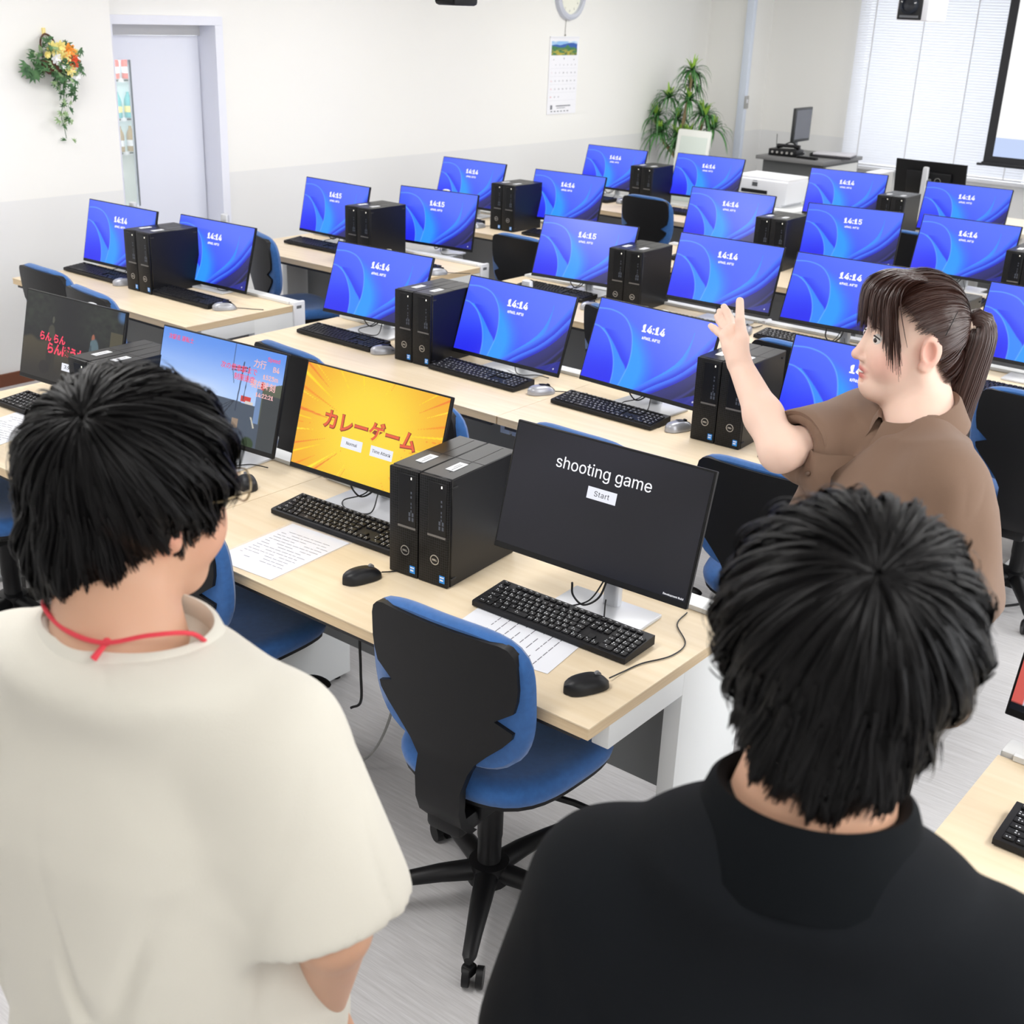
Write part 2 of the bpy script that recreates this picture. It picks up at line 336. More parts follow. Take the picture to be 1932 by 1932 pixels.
def pic_ribbons(U, V):      # blue abstract ribbons
    c = mix(L(58, 82, 255) + 0 * U[..., None], L(92, 118, 255), sstep(.1, .95, U * .45 + V * .6))
    c = mix(c, L(34, 36, 232), sstep(.62, 0, V + .55 * abs(U - .2)) * .75)
    # outer petal
    e1 = [(-.02, .87), (.12, .885), (.24, .83), (.325, .68), (.365, .48), (.372, .28), (.35, .1), (.33, -.03)]
    e1x = curve_at(e1[2:], V); in1 = (U > e1x) & (V < .83)
    w1 = np.where(in1, sstep(.27, 0, U - e1x - .02) * sstep(-.25, .35, .72 - V - (U - e1x) * 2.0), 0)
    c = mix(c, L(50, 152, 255), np.clip(w1 * 1.35, 0, 1))
    # inner petal
    e2 = [(-.02, .665), (.06, .645), (.15, .54), (.225, .35), (.26, .16), (.265, -.03)]
    e2x = curve_at(e2[1:], V); in2 = (U > e2x) & (V < .645)
    rb = curve_at([(.10, .64), (.2, .5), (.3, .33), (.37, .2), (.4, -.03)], V)
    w2 = np.where(in2 & (U < rb) & (U < e1x + .0), sstep(0, .012, rb - U), 0); c = mix(c, L(56, 142, 255), w2 * .9)
    sh = np.where(in2 & (U >= rb) & (U < e1x), sstep(.13, 0, U - rb) * .55, 0); c = mix(c, L(40, 44, 226), sh)
    c = mix(c, L(40, 40, 236), np.where((~in2) & (V < .6), sstep(.55, .0, V) * .55, 0))
    # sweeping ribbons to the right
    a0 = curve_y([(.44, -.02), (.55, .13), (.7, .34), (.78, .52), (.82, .75), (.825, 1.02)], U); a0 = np.where(U > .825, 9, a0)
    c = mix(c, L(64, 146, 255), np.where((V < a0) & (U > .44), sstep(.30, 0, a0 - V) * sstep(.38, .7, U), 0))
    r1 = curve_y([(.43, -.04), (.57, .14), (.72, .33), (.86, .56), (1.0, .92)], U)
    r2 = curve_y([(.5, -.04), (.62, .11), (.76, .27), (.88, .46), (1.0, .74)], U)
    r3 = curve_y([(.57, -.04), (.68, .08), (.8, .22), (.9, .37), (1.0, .58)], U)
    b1 = (V < r1) & (V >= r2); c = mix(c, mix(L(72, 120, 255) + 0 * c, L(46, 52, 214), sstep(1, .05, (V - r2) / (r1 - r2 + 1e-6))), np.where(b1 & (U > .44), .92, 0))
    b2 = (V < r2) & (V >= r3); c = mix(c, mix(L(70, 122, 255) + 0 * c, L(38, 40, 190), sstep(1, .1, (V - r3) / (r2 - r3 + 1e-6))), np.where(b2 & (U > .5), .95, 0))
    nv = mix(L(24, 24, 46) + 0 * c, L(52, 52, 128), sstep(-.36, 0, V - r3) * .8)
    c = mix(c, nv, np.where((V < r3) & (U > .54), 1.0, 0))
    for off, k in ((.2, .4), (.33, .3)): c = mix(c, L(70, 70, 170), np.where((V < r3) & (U > .56), np.exp(-((V - (r3 - off - .1 * (U - .6))) / .022) ** 2) * k, 0))
    c = mix(c, L(36, 44, 170), np.where((V < .02 + (U - .82) * .8) & (U > .8), .6, 0))
    for e, k in ((e1, .75), (e2, .7)): c = mix(c, L(110, 178, 255), np.exp(-(polydist(e, U, V) / .007) ** 2) * k)
    # the little logged-out icon bottom right
    c = mix(c, L(240, 240, 255), sstep(.012, .006, np.hypot((U - .955) * 1.78, V - .045)))
    return c
def pic_curry(U, V):
    x, y = (U - .5) * 1.78, V - .48; a = np.arctan2(y, x); r = np.hypot(x, y)
    c = mix(L(246, 214, 62) + 0 * U[..., None], L(240, 172, 44), sstep(.25, 1.0, r))
    for k in range(60):
        a0 = -PI + 2 * PI * k / 60 + RNG.uniform(-.05, .05); wd = RNG.uniform(.008, .05); r0 = RNG.uniform(.35, .75)
        d = np.abs((a - a0 + PI) % (2 * PI) - PI); w = sstep(wd, wd * .55, d * np.clip(r / (r - r0 + .001), 1, 30)) * (r > r0)
        col = [L(255, 226, 40), L(240, 138, 40), L(255, 236, 60), L(236, 110, 48)][k % 4]; c = mix(c, col, w * .8)
    return c
def pic_dark(U, V):
    n = .5 + .5 * np.sin(U * 5.1 + 1.3 * np.sin(V * 4)); c = mix(L(26, 26, 31) + 0 * U[..., None], L(36, 36, 44), n * V); return c
def vnoise(U, V, f, seed):
    g = np.random.default_rng(seed).random((64, 64)); x, y = U * f % 63, V * f % 63; i, j = x.astype(int), y.astype(int); s, t = x - i, y - j; s = s * s * (3 - 2 * s); t = t * t * (3 - 2 * t)
    return (g[i, j] * (1 - s) + g[i + 1, j] * s) * (1 - t) + (g[i, j + 1] * (1 - s) + g[i + 1, j + 1] * s) * t
def pic_night(U, V):        # dark field at night with trees and two figures
    n = vnoise(U, V, 20, 1) * .6 + vnoise(U, V, 41, 2) * .4
    c = mix(L(24, 25, 28) + 0 * U[..., None], L(46, 52, 44), n * sstep(.35, .8, V) * sstep(.0, .35, abs(U - .45)))
    hz = .47 - .1 * U + .05 * (vnoise(U, V * 0, 12, 3) - .5); gr = mix(L(84, 76, 56) + 0 * c, L(50, 46, 40), sstep(.5, .0, V)); c = mix(c, gr, sstep(.02, -.03, V - hz) * (.55 + .45 * np.abs(U - .3)))
    c = mix(c, L(86, 80, 60), ((U > .88) & (V < .75) & (V > .25)) * .7)
    c = mix(c, L(70, 110, 160), sstep(.10, .02, np.hypot((U - .98) * 1.6, (V - .95))) * .8)
    def blob(x, y, rx, ry, col, k=1): nonlocal c; c = mix(c, L(*col), sstep(1.15, .85, ((U - x) / rx) ** 2 + ((V - y) / ry) ** 2) * k)
    blob(.715, .62, .016, .05, (150, 90, 70)); blob(.735, .42, .05, .2, (84, 104, 112)); blob(.72, .56, .03, .05, (84, 104, 112)); blob(.70, .38, .012, .16, (60, 74, 82))
    blob(.29, .56, .035, .1, (66, 64, 54), .9); blob(.30, .72, .012, .04, (84, 84, 72), .8); blob(.285, .3, .03, .22, (38, 36, 33), .9); blob(.24, .14, .05, .08, (34, 32, 31), .8); blob(.33, .22, .016, .2, (44, 42, 37), .9)
    return c
def pic_train(U, V):        # driver's view of a railway line
    c = mix(L(176, 204, 248) + 0 * U[..., None], L(96, 146, 232), sstep(.4, 1.0, V))
    c = mix(c, L(214, 226, 248), sstep(.2, 0, V - .42) * sstep(.7, .3, U) * .7)
    gr = L(92, 124, 62); c = mix(c, gr, (V < .40 + .02 * np.sin(U * 14)) * (U < .68) * 1.0)
    c = mix(c, L(86, 96, 116), (V < .43) * (V < 1.15 - U * 1.05 + .02) * (U > .12 + .9 * (V - .0) * .9) * 1.0)
    c = mix(c, L(74, 84, 98), (V < .42 - .0 * U) * (U > .35 + .42 * V) * (V < .42) * 1.0); 
    for x0 in (.20, .34, .46): c = mix(c, L(52, 58, 70), (np.abs(U - (x0 + (.66 - x0) * V / .44)) < .010 * (1.2 - V * 2)) * (V < .43) * 1.0)
    c = mix(c, L(88, 94, 78), (U > .84) * (V < .62 + .5 * (U - .84)) * (V > .26 - .4 * (U - .84)) * 1.0); c = mix(c, L(62, 66, 68), (U > .87) * (V < .56) * 1.0)
    c = mix(c, L(110, 136, 176), (U > .82) * (U < .86) * (V < .62) * (V > .25))
    c = mix(c, L(200, 66, 60), (U > .70) * (U < .78) * (V > .44) * (V < .50)); c = mix(c, L(200, 66, 60), (U > .845) * (U < .87) * (V > .6) * (V < .68)); c = mix(c, L(214, 206, 200), (U > .74) * (U < .80) * (V > .42) * (V < .455))
    for (xa, ya, xb, yb, w) in ((.605, 1.0, .605, .72, .003), (.69, .83, .67, .33, .006), (.735, .8, .72, .45, .004), (.6, .76, .72, .78, .006), (.6, .73, .72, .75, .004), (.61, .72, .63, .6, .003), (.2, .0, .2, .0, .001)):
        c = mix(c, L(54, 62, 80), np.clip(sstep(w * 1.8, w * .8, polydist([(xa, ya), (xb, yb)], U, V)), 0, 1))
    c = mix(c, L(48, 66, 40), sstep(1.2, .6, ((U - .8) / .05) ** 2 + ((V - .03) / .07) ** 2)); c = mix(c, L(148, 128, 110), (np.abs(U - .68) < .025) * (np.abs(V - .2) < .05)); c = mix(c, L(200, 196, 180), (np.abs(U - .80 - (.3 - V) * .3) < .006) * (V > .2) * (V < .3))
    return c
def pic_sheet(U, V):        # slide with red edge
    c = L(226, 234, 248) + 0 * U[..., None]; c = mix(c, L(206, 92, 84), (U < .045) * 1.0); c = mix(c, L(214, 226, 250), (V > .5) * .3)
    return mix(c, L(16, 18, 26), (V < .045) * 1.0)
SCRM = screen_mat(); SW, SH = .527, .2965
def picture(name, fn, nu=200, nv=112):
    u = np.linspace(0, 1, nu); v = np.linspace(0, 1, nv); Ug, Vg = np.meshgrid(u, v, indexing='ij'); C = np.clip(fn(Ug, Vg), 0, 1)
    Vt = np.stack([(Ug - .5) * SW, 0 * Ug, Vg * SH], -1).reshape(-1, 3); ix = np.arange(nu * nv).reshape(nu, nv)
    F = np.stack([ix[:-1, :-1], ix[1:, :-1], ix[1:, 1:], ix[:-1, 1:]], -1).reshape(-1, 4)
    return npmesh(name, Vt, F, SCRM, C.reshape(-1, 3), smooth=False)
PIC = {'lock': picture('lock_screen_picture', pic_ribbons, 240, 135), 'curry': picture('yellow_game_picture', pic_curry), 'dark': picture('dark_game_picture', pic_dark, 24, 14), 'night': picture('night_game_picture', pic_night), 'train': picture('train_game_picture', pic_train, 240, 135), 'sheet': picture('slide_picture', pic_sheet, 120, 68)}

# ================================================================== furniture
BLACK = mat('black_plastic', (16, 16, 18), .42, spec=.3); MATTE = mat('matte_black', (20, 20, 22), .6, spec=.2, bump=(300, .15)); SILVER = mat('silver_plastic', (206, 208, 212), .35, .25); GREYP = mat('grey_plastic', (112, 114, 118), .45)
WOOD = mat('maple_laminate', (231, 211, 178), .42, var=((3, 40, 3), (238, 220, 190)), spec=.4); EDGE = mat('maple_edge', (214, 188, 150), .5, var=((6, 6, 200), (222, 198, 162))); STEEL = mat('white_steel', (232, 234, 234), .4); PANELG = mat('grey_panel', (134, 136, 138), .55); GAP = mat('dark_under_edge', (40, 38, 40), .6)
TXTW = mat('white_lettering', (250, 250, 255), .6, emit=1.0, glow=True)
PITCH = [0, 1.467, 2.84, 4.30, 5.72]; DW = 1.445; DD = .62; DH = .70

def make_desk():
    t = thing('computer_desk', 'desk', 'desk')
    # local: x from 0 to DW, y from 0 (front) to DD
    MB().box((DW / 2, DD / 2, DH - .0015), (DW, DD, .003)).box((DW / 2, DD / 2, DH - .0165), (DW - .004, DD - .004, .027), EDGE).obj('tabletop', WOOD, t)
    top = t.children[0]; me = top.data; me.materials.clear(); me.materials.append(WOOD); me.materials.append(EDGE)
    for p in me.polygons: p.material_index = 0 if p.center.z > DH - .004 else 1
    MB().box((DW / 2, .02, DH - .037), (DW - .06, .02, .014)).obj('under_edge_shade', GAP, t)  # dark strip standing in for the shadow gap under the tabletop's front edge
    for x in (.026, DW - .026):
        MB().box((x, .335, DH - .062), (.044, .50, .062), bev=.003).box((x, .535, (DH - .03) / 2 + .006), (.046, .30, DH - .03 - .012), bev=.003).box((x, .30, .027), (.042, .5, .03), bev=.003).obj('end_frame', STEEL, t)
        for y in (.09, .64): MB().cyl((x, y, 0), (x, y, .014), .016).obj('foot', BLACK, t)
    MB().box((DW / 2, .55, .44), (DW - .12, .016, .44)).obj('modesty_panel', PANELG, t)
    MB().box((DW / 2, DD + .035, DH - .052), (DW - .004, .062, .125), bev=.006).box((DW / 2, DD + .002, DH + .007), (DW - .06, .012, .012)).obj('cable_duct', STEEL, t)
    MB().box((DW - .001, DD + .035, DH - .05), (.02, .07, .132), bev=.006).box((DW + .0095, DD + .03, DH - .01), (.001, .03, .014), GREYP).obj('duct_end_cap', WHITE, t)
    return t
dk0 = make_desk(); first = True
DESKS = []
for r_, nm in enumerate(('front', 'second', 'third', 'fourth', 'back')):
    for x, where in ((-4.56, 'left block'), (-2.892, 'left half'), (-1.445, 'right half')):
        if r_ == 0 and where == 'left block': continue
        lab = ('maple-topped white steel desk at the left wall, carrying two lock-screen monitors, %s row' % nm) if where == 'left block' else ('maple-topped white steel desk, %s of the long middle table in the %s row' % (where, nm))
        o = dk0 if first else dup(dk0); first = False
        o.location = (x, PITCH[r_], 0); o.scale = (.945 if where == 'left block' else 1, 1, 1); o['label'] = lab; o['group'] = 'maple computer desks in rows'; DESKS.append(o)
o = dup(dk0, (.672, -.14, 0), 0, 'maple-topped white steel desk at the lower right edge, beside the person in black'); 

# ---- office chair
def make_chair():
    t = thing('office_chair', 'chair', 'chair'); Z0 = .012; t['group'] = 'blue and black office chairs'
    BLUE = mat('blue_fabric', (46, 100, 166), .85, sheen=.3, bump=(700, .3), var=((60, 60, 60), (41, 92, 154)))
    SHELL = mat('black_shell', (19, 19, 21), .45, spec=.28, bump=(500, .12))
    # seat cushion: rounded, waterfall front; x across, y forward
    def seat_pt(a, s, z):
        ca, sa = math.cos(a), math.sin(a); n = 3.2; k = (abs(ca) ** n + abs(sa) ** n) ** (-1 / n)
        x = .228 * k * ca * s; y = .215 * k * sa * s; x *= 1 + .10 * (y / .225)
        return (x, y + .04, z + Z0 - .028 * max(0, (y - .08) / .15) ** 2 + .012 * (x / .235) ** 2)
    prof = [(.02, .445), (.4, .447), (.75, .452), (.9, .450), (.97, .440), (1.0, .424), (.985, .408), (.95, .398)]
    MB().grid([[seat_pt(2 * PI * j / 48, s, z) for j in range(48)] for s, z in prof], closev=True).obj('seat', BLUE, t)
    MB().grid([[seat_pt(2 * PI * j / 48, s, z) for j in range(48)] for s, z in ((.965, .404), (.96, .392), (.85, .376), (.3, .368), (.02, .368))], closev=True).obj('seat_pan', SHELL, t)
    # back: v is height; the whole back leans and curves
    def back(x, z, off): return (x, -.155 - .16 * max(0, z - .45) * .55 - .015 + .5 * x * x * 1.0 + off - (0 if z > .47 else .0), z)
    rows = [(.845, .13), (.858, .155), (.853, .175), (.84, .188), (.82, .194), (.76, .197), (.73, .194), (.70, .186), (.668, .142), (.666, .142), (.648, .184), (.632, .180), (.605, .158), (.57, .122), (.535, .09), (.50, .070), (.46, .064), (.40, .062), (.36, .060), (.325, .056), (.305, .048)]
    rows[0] = (.858, .12)
    def shell_side(d):
        P = []
        for z, w in rows:
            off = d
            if z < .5: off = d - .02 + .0 * z
            curl = 0
            if z < .40: curl = ((.40 - z) / .095) ** 2 * .07
            edge = []
            for k in range(13):
                x = w * (k - 6) / 6; crown = (1 - abs((k - 6) / 6) ** 6) * .0
                p = back(x, z, off + curl + crown); edge.append(p)
            P.append(edge)
        return P
    f, b = shell_side(.0), shell_side(-.022)
    mb = MB(); mb.grid(b); mb.grid([r_[::-1] for r_ in f])
    loop_f = [r_[0] for r_ in f] + f[-1][1:] + [r_[-1] for r_ in f[::-1]][1:] + f[0][::-1][1:-1]; loop_b = [r_[0] for r_ in b] + b[-1][1:] + [r_[-1] for r_ in b[::-1]][1:] + b[0][::-1][1:-1]
    mb.grid([loop_f, loop_b], closev=True); mb.obj('back_shell', SHELL, t, smooth=35)
    # cushion
    def cpt(a, s, off):
        ca, sa = math.cos(a), math.sin(a); n = 4.2; k = (abs(ca) ** n + abs(sa) ** n) ** (-1 / n)
        x = .218 * k * ca * s; z = .695 + .178 * k * sa * s
        if z < .70: x *= 1 - .18 * ((.70 - z) / .18) ** 2
        return back(x, z, off)
    prof = [(.0, .045), (.6, .047), (.85, .042), (.95, .030), (1.0, .012), (.99, -.004), (.95, -.012), (.6, -.012)]
    MB().grid([[cpt(2 * PI * j / 56, max(s, .01), o_) for j in range(56)] for s, o_ in prof], closev=True).obj('backrest', BLUE, t)
    MB().box((0, -.02, .35), (.12, .2, .05), bev=.012).box((0, -.14, .335), (.1, .10, .05), bev=.015).obj('tilt_mechanism', BLACK, t)
    lv = MB().tube([(.1, .02, .36), (.2, .05, .352), (.25, .06, .345)], .008, n=8); lv.ball((.285, .07, .342), (.045, .024, .012)); lv.obj('height_lever', BLACK, t)
    MB().lathe([(.031, .34), (.031, .2), (.029, .19), (.029, .1), (.04, .085)], n=20).obj('gas_column', BLACK, t)
    hub = MB().lathe([(.03, .128), (.05, .125), (.052, .07), (.03, .06)], n=20, cap=True).obj('base_hub', BLACK, t)
    for k in range(5):
        a = R(82) + 2 * PI * k / 5; c, s = math.cos(a), math.sin(a); q = []
        for rr, z, w, h in ((.035, .1, .029, .026), (.12, .098, .026, .022), (.22, .088, .02, .017), (.285, .078, .017, .013), (.30, .075, .010, .010)):
            q.append([(rr * c - s * w * math.cos(th), rr * s + c * w * math.cos(th), z + h * math.sin(th)) for th in [2 * PI * m_ / 12 for m_ in range(12)]])
        MB().grid(q, closev=True, cap=True).obj('base_leg', BLACK, t)
        cs = link('caster', MB().cyl((.285 * c, .285 * s, .045), (.285 * c, .285 * s, .078), .008).box((.285 * c, .285 * s, .04), (.03, .03, .03), bev=.008).mesh('caster', BLACK, 40), t)
        w_ = MB()
        for e in (-1, 1): w_.cyl((.285 * c + -s * e * .008 + .012, .285 * s + c * e * .008, .026), (.285 * c - s * e * .024 + .012, .285 * s + c * e * .024, .026), .026)
        w_.obj('wheel', BLACK, cs)
    return t
CH = make_chair()
CHAIRS = [  # hub x, y, yaw deg, label
 (-.345, .125, 3, 'blue office chair with black shell in front of the shooting game screen'),
 (-1.28, .08, 6, 'blue office chair turned sideways behind the neck of the person in white'),
 (-2.49, .15, -6, 'blue office chair at the left edge, half hidden by the person in white'),
 (-2.16, 1.34, -6, 'blue office chair rising behind the train game screen'),
 (-1.42, 1.25, -9, 'blue office chair rising behind the yellow game screen'),
 (-.84, 1.31, -1, 'blue office chair rising just behind the shooting game screen'),
 (-.30, 1.44, 0, 'blue office chair with its back between the shooting game screen and the person in brown'),
 (-.86, 2.80, -3, 'blue office chair behind the black tower pair at the raised hand'),
 (-1.64, 2.74, -20, 'blue office chair whose side shows past the second row middle screen'),
 (-3.95, 1.47, -3, 'blue office chair at the left wall, above the dark night game screen'),
 (-3.42, 1.36, -8, 'blue office chair at the left wall, nearer the aisle, beside the night game screen'),
 (-3.98, 2.80, -22, 'blue office chair turned sideways in the left aisle, its seat facing the second-row screens'),
 (-3.18, 2.80, -4, 'blue office chair mostly hidden behind the second desk row leftmost middle screen'),
 (-3.06, 3.84, -4, 'black-backed office chair in the aisle by the third row left desk'),
 (-3.46, 5.74, -4, 'black-backed office chair at the back row wall desk before the plant'),
 (-1.58, 5.84, -5, 'blue office chair between two lock screens behind the fourth desk row'),
 (.06, 2.80, 0, 'blue office chair at the right edge behind the ponytail of the person in brown'),
 (-.98, 4.2, 0, 'blue office chair glimpsed between third row screens, above the woman'),
]
for i, (x, y, a, lab) in enumerate(CHAIRS):
    o = CH if i == 0 else dup(CH); o.location = (x, y, 0); o.rotation_euler = (0, 0, R(a)); o['label'] = lab

# ---- monitors
PW, PH = .538, .316
def panel_mesh():
    mb = MB().box((0, .006, PH / 2), (PW, .012, PH), BLACK, bev=.002, seg=1).box((0, .026, PH / 2 - .01), (.34, .034, .2), BLACK, bev=.012)
    return mb.mesh('panel', smooth=40)
PANEL = panel_mesh(); COLUMN = None
def logo_ring(r, m):
    mb = MB(); n = 28
    mb.grid([[(rr * math.cos(2 * PI * k / n), y, rr * math.sin(2 * PI * k / n)) for k in range(n)] for rr, y in ((r, 0), (r, -.0012), (r * .84, -.0012), (r * .84, 0))], closev=True); return mb.mesh('emblem_ring', m, 40)
CHROME = mat('emblem_silver', (190, 188, 184), .3, .7)
BASEP = MB().box((0, -.025, .005), (.25, .18, .010), SILVER, bev=.004).mesh('stand_base', smooth=40)
def column_mesh():
    q = []
    for z in (.008, .335, .352, .356):
        w, d = (.0225, .016) if z < .345 else ((.021, .0145) if z < .355 else (.012, .008))
        q.append([(w * math.copysign(abs(math.cos(a)) ** .7, math.cos(a)), d * math.copysign(abs(math.sin(a)) ** .7, math.sin(a)), z) for a in [2 * PI * k / 24 for k in range(24)]])
    return MB().grid(q, mat('stand_silver', (214, 216, 220), .35, .3), closev=True, cap=True).mesh('stand_column', smooth=40)
COLUMN = column_mesh()
CABLEM = mat('black_cable', (18, 18, 20), .5)
CLOOPS = [MB().tube(catmull([(-.05, -.075, .09), (-.055, -.06, .05), (-.03, -.05, .028), (0, -.03, .05), (.01, -.01, .10)], 8), .0028, n=6).tube(catmull([(0, .005, .10), (-.02, -.04, .04), (-.07, -.08, .016), (-.02, -.12, .014), (.05, -.1, .014), (.02, -.03, .05)], 8), .002, n=6).mesh('monitor_cable', CABLEM, 40),
          MB().tube(catmull([(.03, -.07, .09), (.02, -.055, .045), (-.02, -.045, .03), (-.03, -.02, .08)], 8), .0028, n=6).tube(catmull([(.01, -.03, .09), (.04, -.07, .02), (.09, -.09, .0135), (.13, -.05, .0135), (.17, -.02, .004)], 8), .0018, n=6).mesh('monitor_cable', CABLEM, 40)]
TIMES = {k: text_mesh(k, .052, TXTW, bold=.0012) for k in ('14:14', '14:15')}
DATE = text_mesh('8月8日, 木曜日', .0125, TXTW, bold=.0004)
def monitor(x, y, yaw, zb, tilt, pic, label, time=None, loop=0, rise=0):
    t = thing('computer_monitor', label, 'monitor', (x - .1 * math.sin(R(yaw)), y + .1 * math.cos(R(yaw)), DH), R(yaw), 'black widescreen monitors on the desks')
    link('stand_base', BASEP, t); cl_ = link('stand_column', COLUMN, t, (0, .035, 0)); cl_.scale = (1, 1, 1 - rise)
    T = R(tilt); p = link('panel', PANEL, t, (0, -.1, zb), (-T, 0, 0))
    c, s = math.cos(T), math.sin(T); my, mz = -.1 + (PH * .55) * s + .04 * c, zb + (PH * .55) * c - .04 * s
    MB().box((0, (my + .02) / 2 + .012, mz), (.05, abs(.03 - my) + .02, .05), bev=.008).obj('mount_arm', GREYP, t)
    sc = link('screen', PIC[pic], t, (0, -.1 - .0008 * c + .015 * s, zb + .015 * c + .0008 * s), (-T, 0, 0))
    if time:
        link('time_text', TIMES[time], sc, (0, -.0006, SH * .755), (R(90), 0, 0)); link('date_text', DATE, sc, (0, -.0006, SH * .635), (R(90), 0, 0))
    link('monitor_cable', CLOOPS[loop % 2], t)
    return t, sc
MON = {}
rowname = {'B': 'second', 'C': 'third', 'D': 'fourth', 'E': 'back'}
MDATA = [
 ('L1', -4.271, 1.870, 2, .040, 13, '14:14', 'leftmost lock-screen monitor, showing 14:14, on the desk by the flower basket wall'),
 ('L2', -3.710, 1.996, 2.4, .024, 15.8, '14:14', 'lock-screen monitor showing 14:14, right of the twin towers near the door'),
 ('L3', -4.189, 3.274, -1.2, .052, 12.6, '14:15', 'lock-screen monitor showing 14:15, left of the twin towers on the third row wall desk'),
 ('L4', -3.605, 3.519, 7, .050, 11, '14:15', 'lock-screen monitor showing 14:15, right of the twin towers on the third row wall desk'),
 ('L5', -4.360, 4.684, 2, .067, 17.3, '14:14', 'lock-screen monitor showing 14:14, left of the towers on the fourth row wall desk'),
 ('L6', -3.594, 4.733, 4, .062, 17.1, '14:14', 'lock-screen monitor showing 14:14, right of the towers on the fourth row wall desk'),
 ('L7', -4.268, 6.255, .9, .066, 17.3, '14:14', 'lock-screen monitor showing 14:14 below the wall calendar, back row, left of the towers'),
 ('L8', -3.506, 6.346, 6.4, .078, 20.5, '14:14', 'lock-screen monitor showing 14:14 in front of the potted plant, beside the printer'),
 ('B1', -2.553, 1.942, 3.8, .066, 20.2, '14:14', 'lock-screen monitor showing 14:14, left of the towers directly behind the yellow game screen'),
 ('B2', -1.770, 1.901, -.2, .042, 19.8, '14:14', 'lock-screen monitor showing 14:14, right of the towers directly behind the yellow game screen'),
 ('B3', -1.121, 1.863, -3.8, .066, 19.5, '14:14', 'lock-screen monitor showing 14:14, just behind the shooting game screen, touched by the pointing fingers'),
 ('B4', -.321, 1.895, 0, .070, 17.1, '14:14', 'lock-screen monitor partly hidden by the face of the person in brown'),
 ('C1', -2.411, 3.281, 7.3, .068, 20.8, '14:15', 'third row monitor showing 14:15, left of the middle twin towers'),
 ('C2', -1.602, 3.264, 2.4, .087, 18, '14:14', 'third row monitor showing 14:14, right of the middle twin towers, above the raised hand'),
 ('C3', -.985, 3.228, 3.5, .097, 24.1, '14:14', 'pale lock-screen monitor showing 14:14, just above the bangs of the person in brown'),
 ('C4', -.162, 3.346, 0, .070, 17.1, '14:14', 'lock-screen monitor cut by the right edge, right of the ponytail'),
 ('D1', -2.429, 4.767, 5.2, .080, 16.7, '14:14', 'fourth row monitor showing 14:14, in front of the white printer'),
 ('D2', -1.670, 4.806, 9.8, .076, 16.9, '14:15', 'fourth row monitor showing 14:15, in the middle of the long table'),
 ('D3', -1.083, 4.946, 0, .070, 17.1, '14:14', 'fourth row monitor showing 14:14, above the crown of the person in brown'),
 ('E1', -2.427, 6.369, 7.8, .078, 16.8, '14:14', 'back row monitor showing 14:14, right of the white printer and below the lectern'),
 ('E2', -1.549, 6.209, 5.7, .100, 19.6, '14:14', 'back row monitor showing 14:14, in front of the monitor seen from behind'),
 ('E3', -.83, 6.25, 4, .085, 18, '14:14', 'back row lock-screen monitor cut off by the right edge of the picture'),
 ('D4', -.2, 4.8, 0, .075, 18, '14:14', 'fourth row lock-screen monitor beyond the right edge'),
]
for i, (k, x, y, a, zb, tl, tm, lab) in enumerate(MDATA): 
    if k == 'D4': continue
    MON[k] = monitor(x, y, a, zb, tl, 'lock', lab, tm, loop=i)
MON['M1'] = monitor(-2.615, .507, 3.8, .046, 13.6, 'night', 'monitor with a dark night game scene and red lettering at the left edge', loop=0, rise=.065)
MON['M2'] = monitor(-1.773, .459, 4.4, .077, 15.3, 'train', 'monitor with a railway driving game beside the head of the person in white', loop=1)
MON['M3'] = monitor(-1.158, .488, 2.7, .078, 16.2, 'curry', 'monitor with a bright yellow game title screen', loop=0)
MON['M4'] = monitor(-.277, .360, 2.1, .132, 15.2, 'dark', 'monitor with a dark shooting game title screen in the front row', loop=0)
MON['G'] = monitor(.925, .505, -4, .070, 16, 'sheet', 'monitor with a red-edged white slide at the right edge of the picture', loop=1)
# rear view monitor on the teacher's desk
tF, scF = monitor(-2.28, 7.58, 180, .075, 8, 'dark', 'black monitor seen from behind on the desk below the projection screen')
link('maker_emblem', logo_ring(.024, CHROME), tF, (-.075, -.1 + .075, .255), (R(8), 0, R(180)))
MB().box((.17, -.061, .325), (.055, .001, .022)).obj('asset_label', WHITE, tF)
# game titles
def on_screen(key, name, body, size, u, v, m, bold=0, align='CENTER', depth=.0006, font_spacing=1):
    return link(name, text_mesh(body, size, m, align, bold, font_spacing=font_spacing), MON[key][1], ((u - .5) * SW, -depth, v * SH), (R(90), 0, 0))
def scr_rect(key, name, u0, u1, v0, v1, m, depth=.0004):
    return MB().box(((u0 + u1 - 1) / 2 * SW, -depth, (v0 + v1) / 2 * SH), ((u1 - u0) * SW, .0003, (v1 - v0) * SH)).obj(name, m, MON[key][1])
BTN = mat('button_white', (238, 240, 250), .5, emit=.95, glow=True); INK = mat('ink_dark', (60, 60, 70), .6); PINKT = mat('hud_pink', (246, 190, 190), .6, emit=.9, glow=True); REDT = mat('title_red', (232, 96, 60), .6, emit=.95, glow=True); BRICK = mat('title_outline', (150, 62, 40), .6, emit=.9, glow=True); CRIM = mat('scare_red', (250, 70, 100), .6, emit=.95, glow=True)
on_screen('M4', 'title_text', 'shooting game', .0545, .485, .775, TXTW); scr_rect('M4', 'start_button', .425, .575, .555, .65, BTN); on_screen('M4', 'button_text', 'Start', .024, .5, .604, INK, depth=.0008, font_spacing=1.1)
on_screen('M4', 'notice_text', 'Development Build', .0085, .99, .02, TXTW, align='RIGHT')
on_screen('M3', 'title_shadow', 'カレーゲーム', .058, .512, .50, BRICK, bold=.0030); on_screen('M3', 'title_text', 'カレーゲーム', .058, .510, .503, REDT, bold=.0010, depth=.001)
